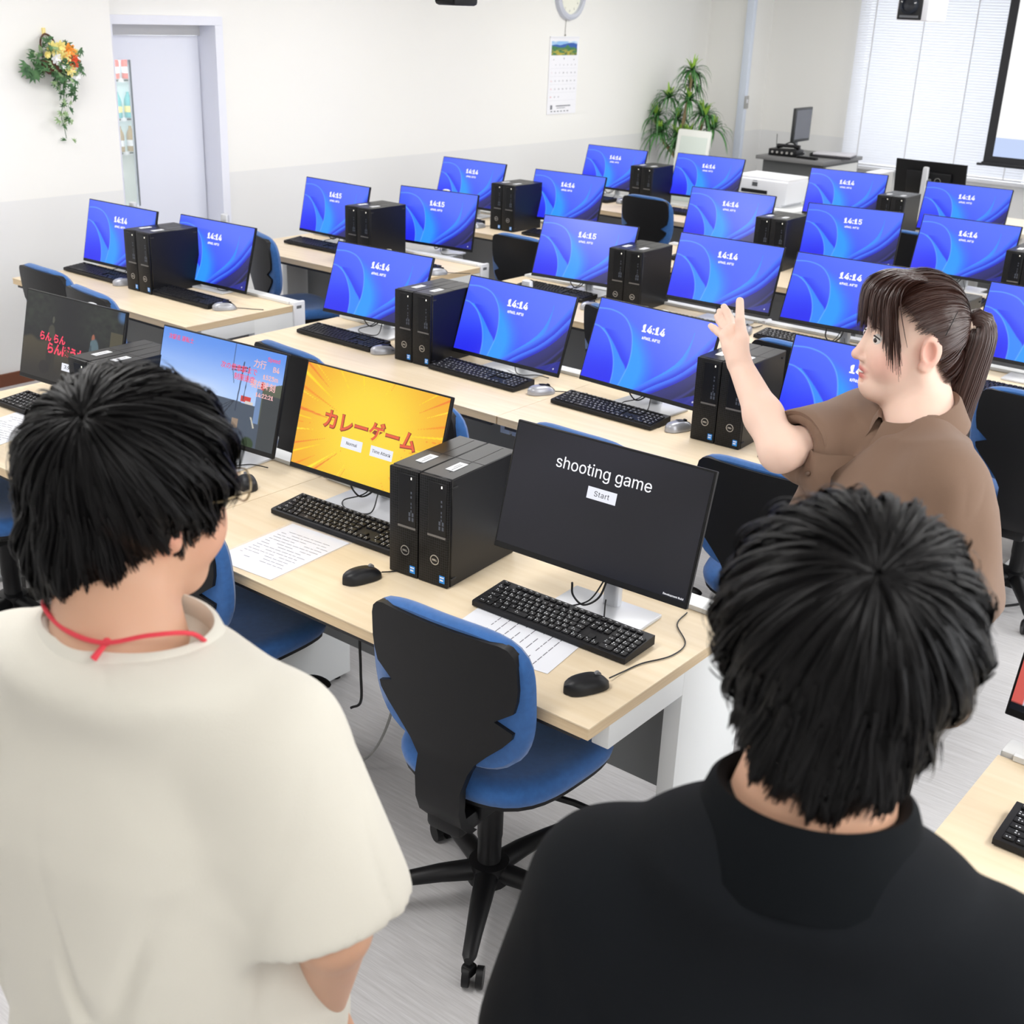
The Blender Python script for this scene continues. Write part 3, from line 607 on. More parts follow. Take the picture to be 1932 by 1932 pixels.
for u0, u1, s_ in ((.335, .485, 'Normal'), (.545, .70, 'Time Attack')):
    scr_rect('M3', 'menu_button', u0, u1, .285, .385, BTN); on_screen('M3', 'button_text', s_, .0175, (u0 + u1) / 2, .337, INK, depth=.0008)
on_screen('M1', 'scare_text', 'らん らん', .034, .305, .50, CRIM, bold=.0012); on_screen('M1', 'scare_text', 'らんぼうか!!', .042, .475, .375, CRIM, bold=.0014)
scr_rect('M1', 'menu_button', .43, .60, .16, .25, BTN); on_screen('M1', 'button_text', 'スタート', .016, .515, .205, INK, depth=.0008, bold=.0003)
for s_, u, v, z in (('B4', .965, .83, .030), ('1523m', .965, .735, .026), ('現在時刻', .955, .64, .026), ('14:22:21', .95, .545, .024)): on_screen('M2', 'display_text', s_, z, u, v, PINKT, align='RIGHT', bold=.0004)
on_screen('M2', 'display_text', '力行', .026, .86, .845, PINKT, align='RIGHT', bold=.0003); on_screen('M2', 'display_text', '次の停車駅まで', .022, .80, .755, CRIM, align='RIGHT'); on_screen('M2', 'display_text', '制限速度', .022, .79, .67, CRIM, align='RIGHT'); on_screen('M2', 'display_text', 'Speed', .024, .96, .92, CRIM, align='RIGHT'); on_screen('M2', 'display_text', '次駅名 運転士', .018, .05, .91, CRIM, align='LEFT')

# ---- tower computers
def hex_mat():
    m = mat('perforated_black', (14, 14, 15), .45, spec=.25); nt = m.node_tree; b = nt.nodes['Principled BSDF']; tc = nt.nodes.new('ShaderNodeTexCoord'); mp = nt.nodes.new('ShaderNodeMapping'); v = nt.nodes.new('ShaderNodeTexVoronoi'); v.inputs['Scale'].default_value = 150; v.inputs['Randomness'].default_value = .12
    rp = nt.nodes.new('ShaderNodeValToRGB'); rp.color_ramp.elements[0].color = lin((3, 3, 3)) + [1]; rp.color_ramp.elements[1].color = lin((34, 34, 36)) + [1]; rp.color_ramp.elements[0].position = .42; rp.color_ramp.elements[1].position = .6
    nt.links.new(tc.outputs['Object'], mp.inputs['Vector']); nt.links.new(mp.outputs[0], v.inputs['Vector']); nt.links.new(v.outputs['Distance'], rp.inputs['Fac']); nt.links.new(rp.outputs['Color'], b.inputs['Base Color']); return m
def make_tower():
    t = thing('desktop_computer', 'tower', 'computer'); t['group'] = 'black desktop towers standing in pairs'
    w, d, h = .0926, .2928, .29; CASE = mat('case_black', (18, 18, 20), .36, spec=.35); DARKF = mat('front_gloss', (17, 17, 19), .35, spec=.3)
    MB().box((0, .006, h / 2), (w, d - .012, h), bev=.0025, seg=1).box((0, .0, h + .0002), (w - .004, .0012, .0006), GAP).box((.008, .02, h + .0002), (.0012, d - .06, .0006), GAP).obj('case', CASE, t)
    MB().box((0, -d / 2 + .004, h / 2), (w - .001, .012, h - .002), bev=.003).obj('front_bezel', hex_mat(), t)
    MB().box((.012, -d / 2 - .0026, h * .72), (.056, .003, h * .48), bev=.001, seg=1).obj('drive_panel', DARKF, t)
    MB().box((.012, -d / 2 - .0035, h * .472), (.056, .003, .0055)).obj('badge_strip', mat('strip_grey', (120, 118, 116), .4, .4), t)
    pm = mat('port_grey', (78, 84, 96), .4); ports = MB()
    for z, ww in ((.80, .004), (.76, .004), (.70, .003), (.665, .003), (.63, .003)): ports.box((.026, -d / 2 - .0042, h * z), (ww, .001, .006))
    for x, z in ((.021, .60), (.031, .60), (.021, .555), (.031, .555)): ports.box((x, -d / 2 - .0042, h * z), (.0055, .001, .010))
    ports.obj('front_ports', pm, t)
    MB().box((.026, -d / 2 - .0044, h * .93), (.0028, .001, .006)).obj('power_light', mat('led_white', (255, 250, 235), .4, emit=1.5), t)
    lg = link('maker_emblem', logo_ring(.0135, CHROME), t, (.006, -d / 2 - .0022, h * .245))
    link('emblem_text', text_mesh('DELL', .0088, CHROME, bold=.0004), lg, (0, -.001, 0), (R(90), 0, 0))
    st = MB().box((.030, -d / 2 - .0026, h * .08), (.0165, .0008, .020)).obj('processor_sticker', mat('sticker_blue', (36, 132, 214), .4, emit=.12), t)
    MB().box((.030, -d / 2 - .0033, h * .098), (.012, .0005, .003)).box((.029, -d / 2 - .0033, h * .072), (.010, .0005, .004)).obj('sticker_print', WHITE, st)
    lb = MB().box((.0, -.055, h + .0008), (.026, .062, .0008)).obj('asset_label', mat('label_paper', (236, 238, 242), .6), t)
    MB().box((.004, -.06, h + .0013), (.002, .045, .0003)).box((-.003, -.05, h + .0013), (.0016, .03, .0003)).obj('label_print', INK, lb)
    for y, z in ((-.125, .268), (-.125, .022), (.125, .022), (.125, .268)): MB().box((w / 2 + .0015, y, z), (.003, .022, .005), bev=.001, seg=1).obj('side_foot', mat('rubber', (38, 38, 40), .6), t)
    return t
TOW = make_tower()
PAIRS = [(-.745, .430, 4.3, 'between the yellow game and shooting game screens'), (-2.127, .428, 2, 'behind the head of the person in white'),
 (-2.13, 1.905, 2, 'in the second row, above the yellow game'), (-.732, 1.903, 2, 'behind the raised forearm of the person in brown'),
 (-3.895, 1.885, 0, 'on the wall desk nearest the flower basket'), (-3.775, 3.235, 0, 'on the third row wall desk'),
 (-3.87, 4.62, 0, 'on the fourth row wall desk'), (-3.855, 6.2, 0, 'on the back row wall desk before the plant'),
 (-2.085, 3.345, 3, 'in the middle of the third row'), (-2.085, 4.81, 3, 'in the fourth row middle, below the printer'),
 (-2.005, 6.31, 2, 'in the back row before the rear-facing monitor'), (-.57, 3.37, 0, 'just right of the hair tie of the person in brown'), (-.70, 4.9, 2, 'at the right edge in the fourth row')]
for i, (x, y, a, lab) in enumerate(PAIRS):
    for k, side in ((-1, 'left'), (1, 'right')):
        o = TOW if i == 0 and k == -1 else dup(TOW)
        o.location = (x + k * .0472 * math.cos(R(a)), y + k * .0472 * math.sin(R(a)), DH); o.rotation_euler = (0, 0, R(a)); o['label'] = '%s tower of the pair %s' % (side, lab)

# ---- keyboards
def key_list():
    ks = []; P = .019; x0 = -.2095
    def row(y, ws, x=x0):
        for w in ws:
            if w > 0: ks.append((x + w * P / 2, y, w * P - .0032, .0155))
            x += abs(w) * P
    ty = .0475
    for x in [0, 2, 3, 4, 5, 6.5, 7.5, 8.5, 9.5, 11, 12, 13, 14]: ks.append((x0 + (x + .5) * P, ty, .0155, .0105))
    row(.0255, [1] * 15); row(.0065, [1.5] + [1] * 12 + [1.5]); row(-.0125, [1.75] + [1] * 12 + [1.25]); row(-.0315, [2.25] + [1] * 11 + [1.75]); row(-.0495, [1.25, 1, 1.25, 1, 3.25, 1, 1, 1.25, 1, 1, 1.25, 1])
    xn = x0 + 15.25 * P
    for yy in (.0255, .0065): row(yy, [1, 1, 1], xn)
    for i in range(3): ks.append((xn + (i + .5) * P, ty, .0155, .0105))
    ks.append((xn + 1.5 * P, -.0315, .0158, .0155)); row(-.0495, [1, 1, 1], xn)
    xp = x0 + 18.5 * P
    for yy in (.0255, .0065, -.0125): row(yy, [1, 1, 1, 1], xp)
    row(-.0315, [1, 1, 1, 1], xp); row(-.0495, [2, 1, 1], xp)
    for i in range(3): ks.append((xp + (i + .5) * P, ty, .0155, .008))
    return ks
KEYS = key_list()
def kz(y): return .0185 + (y + .0635) * .085
def keycap(mb, x, y, w, d): 
    z = kz(y); mb.box((x, y, z + .0015), (w, d, .006), bev=.0016, seg=1, rot=Matrix.Rotation(math.atan(.085), 3, 'X'))
def kb_body():
    prof = [(-.0635, .004), (-.0635, .0165), (-.060, .0185), (.060, .0285), (.0635, .0275), (.0635, .004)]
    mb = MB(); q = [[(s * .221, y, z) for y, z in prof] for s in (-1, 1)]; mb.grid(q, closev=True, cap=True)
    for x in (-.18, .18): mb.box((x, -.05, .002), (.03, .01, .004)).box((x, .05, .003), (.03, .01, .006))
    return mb
KBB = mat('keyboard_black', (22, 22, 25), .5, spec=.3); KCAP = mat('keycap_black', (17, 17, 20), .45, spec=.3); LEG = mat('key_print', (214, 216, 220), .6)
KB_ME = kb_body().mesh('body', KBB, 30)
mb = MB()
for q in KEYS: keycap(mb, *q)
KEYS_ME = mb.mesh('keys', KCAP, 30)
def legends(n0=0):
    mb = MB(); rg = random.Random(3); rot = Matrix.Rotation(math.atan(.085), 3, 'X')
    for x, y, w, d in KEYS[n0:]:
        if d < .012: mb.box((x - .002, y + .001, kz(y) + .0052), (.006, .0014, .0002), rot=rot); continue
        for a, b_ in ((-.0035, .003), (.0025, -.003), (-.0035, -.003)):
            if rg.random() < .75: mb.box((x + a, y + b_, kz(y) + .0049 + b_ * .085), (rg.uniform(.002, .0035), rg.uniform(.002, .003), .0002), rot=rot)
    return mb.mesh('key_legends', LEG)
LEG_ME = legends()
def keyboard(x, y, a, label, keys=False, leg=False):
    t = thing('keyboard', label, 'keyboard', (x, y, DH), R(a), 'black wired keyboards'); link('body', KB_ME, t)
    if keys:
        n = 100
        for q in KEYS[-n:]:
            m_ = MB(); keycap(m_, 0, 0, q[2], q[3]); nm = 'key'
            link(nm, KCM.setdefault((round(q[2], 5), round(q[3], 5)), None) or KCM.__setitem__((round(q[2], 5), round(q[3], 5)), m_.mesh('key', KCAP, 30)) or KCM[(round(q[2], 5), round(q[3], 5))], t, (q[0], q[1], kz(q[1]) - kz(0)))
        if len(KEYS) > n:
            m_ = MB()
            for q in KEYS[:-n]: keycap(m_, *q)
            tag(m_.obj('far_keys', KCAP, t, smooth=30), kind='stuff')
    else: link('keys', KEYS_ME, t)
    if leg: tag(link('key_legends', LEG_ME, t), kind='stuff')
    return t
KCM = {}
KBS = [(-.315, .328, 1, 'in front of the shooting game screen', 1, 1), (-1.108, .388, 2.5, 'in front of the yellow game screen', 1, 1), (-2.53, .385, 1.5, 'at the far left in the front row, before the night game screen', 0, 1), (.985, .235, 0, 'at the right edge, before the slide screen', 0, 1),
 (-4.325, 1.81, 0, 'on the wall desk below the leftmost lock screen', 0, 0), (-3.61, 1.805, 0, 'at the aisle end of the wall desk near the door', 0, 0), (-4.19, 3.18, 0, 'on the third row wall desk below the left 14:15 screen', 0, 0), (-3.5, 3.17, 0, 'on the third row wall desk below the right 14:15 screen', 0, 0),
 (-2.575, 1.81, -.5, 'left of the second row towers, above the yellow game screen', 0, 0), (-1.80, 1.80, -1.5, 'right of the second row towers', 0, 1), (-1.178, 1.785, -1, 'above the shooting game screen in the second row', 0, 1), (-.33, 1.80, 0, 'behind the person in brown in the second row', 0, 0),
 (-2.51, 3.235, -2, 'under the 14:15 screen left of the middle third row towers', 0, 0), (-1.62, 3.17, 0, 'under the third row screen above the raised hand', 0, 0), (-1.13, 3.245, 0, 'below the pale lock screen, beside the face of the person in brown', 0, 1), (-.12, 3.12, 0, 'at the right edge behind the ponytail', 0, 0),
 (-3.47, 4.52, 0, 'on the fourth row wall desk right of the towers', 0, 0), (-4.3, 4.50, 0, 'on the fourth row wall desk left of the towers', 0, 0), (-4.33, 6.08, 0, 'on the back row wall desk left of the towers', 0, 0), (-3.42, 6.05, 0, 'on the back row wall desk below the screen by the plant', 0, 0),
 (-2.4, 4.55, 0, 'under the fourth row screen before the printer', 0, 0), (-1.62, 4.6, 0, 'under the fourth row 14:15 screen', 0, 0), (-1.05, 4.70, 0, 'under the fourth row screen above the head of the person in brown', 0, 0)]
for x, y, a, lab, k, l in KBS: keyboard(x, y, a, 'black wired keyboard ' + lab, k, l)

# ---- mice
def make_mouse(body, center, label):
    t = thing('computer_mouse', label, 'mouse'); P = []
    for i in range(13):
        v = i / 12; y = -.056 + .112 * v; w = .031 * (max(0, 1 - abs(2 * v - 1) ** 2.6)) ** .5 * (1 - .10 * math.sin(PI * v)); hh = .034 * (max(0, 1 - abs(2 * v - .86) ** 2.4 * (1 if v < .5 else .82))) ** .5
        w = max(w, .002); hh = max(hh, .006)
        P.append([(w * math.copysign(abs(math.cos(a)) ** .75, math.cos(a)), y, .002 + hh * abs(math.sin(a)) ** .8) for a in [PI * k / 14 for k in range(15)]])
    MB().grid(P, cap=True).obj('shell', body, t)
    if center is not None:
        Q = [[(s * .0105, y, z + .0012) for s in (-1, 0, 1)] for y, z in [(P[i][7][1], P[i][7][2]) for i in range(5, 13)]]; MB().grid(Q).obj('center_strip', center, t)
    MB().cyl((-.004, .026, .0305), (.004, .026, .0305), .0075).obj('scroll_wheel', GREYP if center is None else BLACK, t)
    MB().tube(catmull([(0, .056, .006), (.004, .09, .003), (.03, .13, .003), (.05, .17, .003)], 6), .0018, n=6).obj('mouse_cord', CABLEM, t)
    return t
MB_ = make_mouse(mat('mouse_black', (24, 25, 28), .42, spec=.35), None, 'black mouse'); MS_ = make_mouse(mat('mouse_silver', (176, 178, 184), .3, .4), BLACK, 'silver mouse')
for o in list(MB_.children):
    if o.name.startswith('mouse_cord'): bpy.data.objects.remove(o)
MB_['group'] = 'black wired mice on the front desks'; MS_['group'] = 'silver and black mice'
for i, (x, y, a, lab) in enumerate([(-.098, .128, -24, 'black wired mouse at the front corner of the desk, right of the big keyboard'), (-.835, .185, -14, 'black wired mouse between a sheet of paper and the front tower pair'), (-1.54, .41, 60, 'black wired mouse showing past the cheek of the person in white')]):
    o = MB_ if i == 0 else dup(MB_); o.location = (x, y, DH); o.rotation_euler = (0, 0, R(a)); o['label'] = lab
for i, (x, y, a, lab) in enumerate([(-2.31, 1.785, -30, 'silver and black mouse beside the left second row tower'), (-1.50, 1.80, -30, 'silver and black mouse in the middle of the second row desk'), (-.895, 1.80, -20, 'silver mouse beside the towers behind the raised forearm'), (-4.07, 1.775, -20, 'silver mouse beside the towers near the door'), (-3.34, 1.80, -30, 'silver mouse at the aisle end of the wall desk near the door'),
    (-3.22, 3.14, -20, 'silver mouse on the end of the third row wall desk'), (-2.20, 3.10, -10, 'silver mouse left of the middle third row towers'), (-1.42, 3.24, 20, 'dark-topped mouse right of the raised hand'), (-4.03, 4.44, 0, 'small mouse left of the fourth row wall desk towers'), (-4.05, 6.12, 0, 'silver mouse left of the back row wall desk towers')]):
    o = MS_ if i == 0 else dup(MS_); o.location = (x, y, DH); o.rotation_euler = (0, 0, R(a)); o['label'] = lab
# ================================================================== people: smooth solids polygonised from distance fields
def rotm(yaw=0, pitch=0, roll=0):       # facing +Y, right is +X, pitch > 0 looks up, roll > 0 tilts to its right
    return np.array((Matrix.Rotation(R(yaw), 3, 'Z') @ Matrix.Rotation(R(pitch), 3, 'X') @ Matrix.Rotation(R(roll), 3, 'Y')))
class Solid:
    def __init__(s, lo, hi, h):
        s.h = h; s.lo = np.array(lo, float); n = np.ceil((np.array(hi) - s.lo) / h).astype(int) + 1; s.n = n
        s.F = np.full(tuple(n), 1.0, np.float32); s.ax = [s.lo[i] + h * np.arange(n[i]) for i in range(3)]
        s.T = np.eye(3); s.o = np.zeros(3)
    def frame(s, T, o): s.T = np.asarray(T, float); s.o = np.asarray(o, float); return s
    def pt(s, p): return s.T @ np.asarray(p, float) + s.o
    def _apply(s, c, rad, fn, k, sub):
        lo = np.maximum(0, np.floor((c - rad - k * 1.2 - 2 * s.h - s.lo) / s.h).astype(int)); hi = np.minimum(s.n, np.ceil((c + rad + k * 1.2 + 2 * s.h - s.lo) / s.h).astype(int) + 1)
        if np.any(hi <= lo): return s
        sl = tuple(slice(a, b) for a, b in zip(lo, hi)); X = s.ax[0][sl[0]][:, None, None]; Y = s.ax[1][sl[1]][None, :, None]; Z = s.ax[2][sl[2]][None, None, :]
        d = fn(X, Y, Z).astype(np.float32); A = s.F[sl]
        if sub:
            d = -d; h_ = np.maximum(k - np.abs(A - d), 0) / max(k, 1e-6); s.F[sl] = np.maximum(A, d) + h_ * h_ * k * .25
        else:
            h_ = np.maximum(k - np.abs(A - d), 0) / max(k, 1e-6); s.F[sl] = np.minimum(A, d) - h_ * h_ * k * .25
        return s
    def ell(s, c, r, k=.01, rot=None, sub=False):
        T = s.T if rot is None else s.T @ rot; c = s.pt(c); r = np.asarray(r, float)
        def fn(X, Y, Z):
            x, y, z = X - c[0], Y - c[1], Z - c[2]; q = [T[0, i] * x + T[1, i] * y + T[2, i] * z for i in range(3)]
            k0 = np.sqrt(sum((q[i] / r[i]) ** 2 for i in range(3))); k1 = np.sqrt(sum((q[i] / r[i] ** 2) ** 2 for i in range(3))) + 1e-9
            return k0 * (k0 - 1) / k1
        return s._apply(c, np.full(3, r.max()), fn, k, sub)
    def cone(s, a, b, ra, rb, k=.01, sub=False, flat=None):     # tapered capsule; flat = (axis, factor) squashes it across that axis
        a, b = s.pt(a), s.pt(b); ba = b - a; L2 = ba @ ba + 1e-12; fx = None
        if flat: fx = s.T @ np.asarray(flat[0], float); fx = fx - ba * (fx @ ba) / L2; fx /= np.linalg.norm(fx)
        def fn(X, Y, Z):
            x, y, z = X - a[0], Y - a[1], Z - a[2]; t = np.clip((x * ba[0] + y * ba[1] + z * ba[2]) / L2, 0, 1)
            x, y, z = x - t * ba[0], y - t * ba[1], z - t * ba[2]
            if fx is not None:
                e = (x * fx[0] + y * fx[1] + z * fx[2]) * (1 / flat[1] - 1); x, y, z = x + e * fx[0], y + e * fx[1], z + e * fx[2]
            return np.sqrt(x * x + y * y + z * z) - (ra + (rb - ra) * t)
        lo, hi = np.minimum(a, b), np.maximum(a, b); return s._apply((lo + hi) / 2, (hi - lo) / 2 + max(ra, rb) * (1 if not flat or flat[1] <= 1 else flat[1]), fn, k, sub)
    def loft(s, secs, k=.01, sub=False, n=2.4):                 # (z, cx, cy, rx, ry) sections stacked along local z
        S = np.array(secs, float); S = S[np.argsort(S[:, 0])]; T, o = s.T, s.o
        c = s.pt((S[:, 1].mean(), S[:, 2].mean(), S[:, 0].mean())); rad = np.full(3, max(S[:, 3].max(), S[:, 4].max(), (S[-1, 0] - S[0, 0]) / 2) * 1.25)
        def fn(X, Y, Z):
            x, y, z = X - o[0], Y - o[1], Z - o[2]; q = [T[0, i] * x + T[1, i] * y + T[2, i] * z for i in range(3)]; q = np.broadcast_arrays(*q); zz = np.clip(q[2], S[0, 0], S[-1, 0])
            cx, cy, rx, ry = (np.interp(zz, S[:, 0], S[:, i]) for i in range(1, 5))
            kk = ((np.abs(q[0] - cx) / rx) ** n + (np.abs(q[1] - cy) / ry) ** n) ** (1 / n); d = (kk - 1) * np.minimum(rx, ry)
            return np.maximum(d, np.abs(q[2] - (S[0, 0] + S[-1, 0]) / 2) - (S[-1, 0] - S[0, 0]) / 2)
        return s._apply(c, rad, fn, k, sub)
    def blend(s, q, k):
        n = np.minimum(s.n, q.n); sl = tuple(slice(0, i) for i in n); a, b = s.F[sl], q.F[sl]; h_ = np.maximum(k - np.abs(a - b), 0) / k; s.F[sl] = np.minimum(a, b) - h_ * h_ * k * .25; return s
    def net(s):
        F = s.F; neg = F < 0; nx, ny, nz = F.shape; cnt = np.zeros((nx - 1, ny - 1, nz - 1), np.int8)
        for i in (0, 1):
            for j in (0, 1):
                for k in (0, 1): cnt += neg[i:nx - 1 + i, j:ny - 1 + j, k:nz - 1 + k]
        I, J, K = np.nonzero((cnt > 0) & (cnt < 8)); cid = np.full(cnt.shape, -1, np.int32); cid[I, J, K] = np.arange(len(I))
        acc = np.zeros((len(I), 3)); m = np.zeros(len(I)); co = [(i, j, k) for i in (0, 1) for j in (0, 1) for k in (0, 1)]; val = {c: F[I + c[0], J + c[1], K + c[2]].astype(float) for c in co}
        for a in co:
            for d in range(3):
                if a[d] == 0:
                    b = tuple(v + (1 if q == d else 0) for q, v in enumerate(a)); va, vb = val[a], val[b]; x = (va < 0) != (vb < 0); t = np.where(x, va / (va - vb + 1e-12), 0)
                    p = np.array(a, float)[None] + 0 * acc; p[:, d] += t; acc[x] += p[x]; m[x] += 1
        V = (np.stack([I, J, K], 1) + acc / m[:, None]) * s.h + s.lo; Q = []
        for d in range(3):
            e, f = (d + 1) % 3, (d + 2) % 3; A = np.take(neg, range(0, F.shape[d] - 1), d); B = np.take(neg, range(1, F.shape[d]), d)
            idx = np.array(np.nonzero(A != B)); ok = (idx[e] > 0) & (idx[f] > 0) & (idx[e] < F.shape[e] - 1) & (idx[f] < F.shape[f] - 1); idx = idx[:, ok]; s0 = A[tuple(idx)]
            def cell(de, df):
                q = idx.copy(); q[e] -= de; q[f] -= df; return cid[tuple(q)]
            q = np.stack([cell(1, 1), cell(0, 1), cell(0, 0), cell(1, 0)], 1); q[~s0] = q[~s0][:, ::-1]; Q.append(q)
        return V, np.concatenate(Q)
def vnormals(V, F):
    n = np.cross(V[F[:, 2]] - V[F[:, 0]], V[F[:, 3]] - V[F[:, 1]]); N = np.zeros_like(V)
    for i in range(4): np.add.at(N, F[:, i], n)
    return N / (np.linalg.norm(N, axis=1, keepdims=True) + 1e-12)
def relax(V, F, it=2, w=.5):
    for _ in range(it):
        A = np.zeros_like(V); c = np.zeros(len(V))
        for i in range(4):
            np.add.at(A, F[:, i], V[F[:, (i + 1) % 4]]); np.add.at(A, F[:, (i + 1) % 4], V[F[:, i]]); np.add.at(c, F[:, i], 1); np.add.at(c, F[:, (i + 1) % 4], 1)
        V = V * (1 - w) + w * A / c[:, None]
    return V
def folds(V, F, T, o, fn):      # cloth folds: push points along their normals by fn(local points, local normals)
    N = relax(vnormals(V, F), F, 10, .6); L_ = (V - o) @ T; return V + N * fn(L_, N @ T)[:, None]
def nz3(P, f, seed=0): return np.array([noise.noise(Vector((a, b, c))) for a, b, c in (P * np.array(f) + seed * 7.31)])
def shell_obj(name, V, F, root, m, cols=None):
    return link(name, npmesh(name, V - np.array(root.location), F, m, cols), root)
def skin_mat():
    m = mat('skin', (226, 184, 160), .48, attr='Col', sss=.12); m.node_tree.nodes['Principled BSDF'].inputs['Specular IOR Level'].default_value = .35; return m
SKIN = skin_mat(); SK0 = L(228, 188, 164)

def head(S, Rh, c, fem=False, skull=.097):
    S.frame(Rh, c); w = .95 if fem else 1.0
    S.ell((0, skull - .109 if skull > .09 else -.002, .03), (.076 * w, skull, .088), .01)
    S.ell((0, .034, -.030), (.064 * w, .056, .078), .03)
    S.ell((0, .058, -.088), (.024 if fem else .03, .024, .020), .03)
    for e in (-1, 1):
        S.cone((e * .052 * w, -.004, -.05), (e * .018, .056, -.090), .020, .015, .03); S.ell((e * .036, .056, -.034), (.027, .026, .030), .022)
        S.ell((e * .033, .081 - .006 * fem, .028), (.022 - .004 * fem, .009 - .003 * fem, .007), .012)                                   # brow
    S.cone((0, .082, .010), (0, .100, -.030), .007, .0095, .010); S.ell((0, .1005, -.031), (.0100, .0100, .0085), .006)
    for e in (-1, 1): S.ell((e * .0105, .091, -.036), (.0075, .0085, .0065), .005)
    for e in (-1, 1): S.ell((e * .032, .094, .004), (.0160, .0135, .0070), .007, sub=True)
    S.ell((0, .0820, -.0575), (.0240, .0088, .0056), .007); S.ell((0, .0795, -.0690), (.0215, .0092, .0060), .007)
    S.ell((0, .094, -.0630), (.0220, .0110, .0022), .002, sub=True); S.ell((0, .083, -.079), (.012, .006, .003), .006, sub=True)
    for e in (-1, 1):
        r_ = rotm(e * -18, -8, 0); q = np.array((e * .076 * w, -.006, -.006))
        S.ell(q, (.006, .0185, .031), .008, r_); S.ell(q + (e * .003, -.004, .004), (.0075, .020, .029), .004, r_)
        S.ell(q + (e * .009, .003, .002), (.0075, .011, .018), .004, r_, sub=True); S.ell(q + (e * .002, .006, -.026), (.006, .010, .010), .006, r_)
def skin_cols(V, Rh, c, fem=False, base=SK0):
    P = (V - c) @ Rh; C = np.repeat(base[None], len(V), 0)
    def tint(p, r, col, k):
        nonlocal C; d = np.sqrt((((P - p) / r) ** 2).sum(1)); w = np.clip(1.6 - d, 0, 1) * k; C = C * (1 - w[:, None]) + w[:, None] * col
    for e in (-1, 1): tint((e * .045, .06, -.035), (.03, .03, .026), L(226, 150, 136), .40 if fem else .2); tint((e * .078, -.006, -.006), (.014, .022, .03), L(222, 140, 124), .5)
    tint((0, .102, -.032), (.013, .013, .012), L(226, 160, 144), .35)
    tint((0, .090, -.0575), (.0215, .014, .0050), L(200, 108, 104), .95); tint((0, .088, -.0690), (.0195, .014, .0054), L(206, 112, 108), .95)
    tint((0, .088, -.0632), (.017, .012, .0020), L(120, 50, 50), .7)
    return C
def ray_ell(D, o, cs):
    best = np.zeros(len(D))
    for c, r in cs:
        p = (np.array(o) - c) / r; d = D / r; a = (d * d).sum(1); b = (d * p).sum(1); q = (p * p).sum() - 1; disc = b * b - a * q
        t = np.where(disc > 0, (-b + np.sqrt(np.maximum(disc, 0))) / a, 0); best = np.maximum(best, t)
    return best
def ribbons(paths, widths, roll, normals):
    """paths (n, m, 3), half widths (n, m), roll (n,), outward normals (n, m, 3) -> mesh arrays"""
    T = np.gradient(paths, axis=1); T /= np.linalg.norm(T, axis=2, keepdims=True) + 1e-9
    B = np.cross(T, normals); B /= np.linalg.norm(B, axis=2, keepdims=True) + 1e-9; N = np.cross(B, T)
    W = B * np.cos(roll)[:, None, None] + N * np.sin(roll)[:, None, None]
    a, b = paths - W * widths[..., None], paths + W * widths[..., None]; mid = paths + N * (widths * .35)[..., None]
    n, m = paths.shape[:2]; V = np.stack([a, mid, b], 2).reshape(-1, 3); ix = np.arange(n * m * 3).reshape(n, m, 3)
    F = np.concatenate([np.stack([ix[:, :-1, k], ix[:, 1:, k], ix[:, 1:, k + 1], ix[:, :-1, k + 1]], -1).reshape(-1, 4) for k in (0, 1)]); return V, F
def join(parts):
    V, F, o = [], [], 0
    for v, f in parts: V.append(v); F.append(f + o); o += len(v)
    return np.concatenate(V), np.concatenate(F)
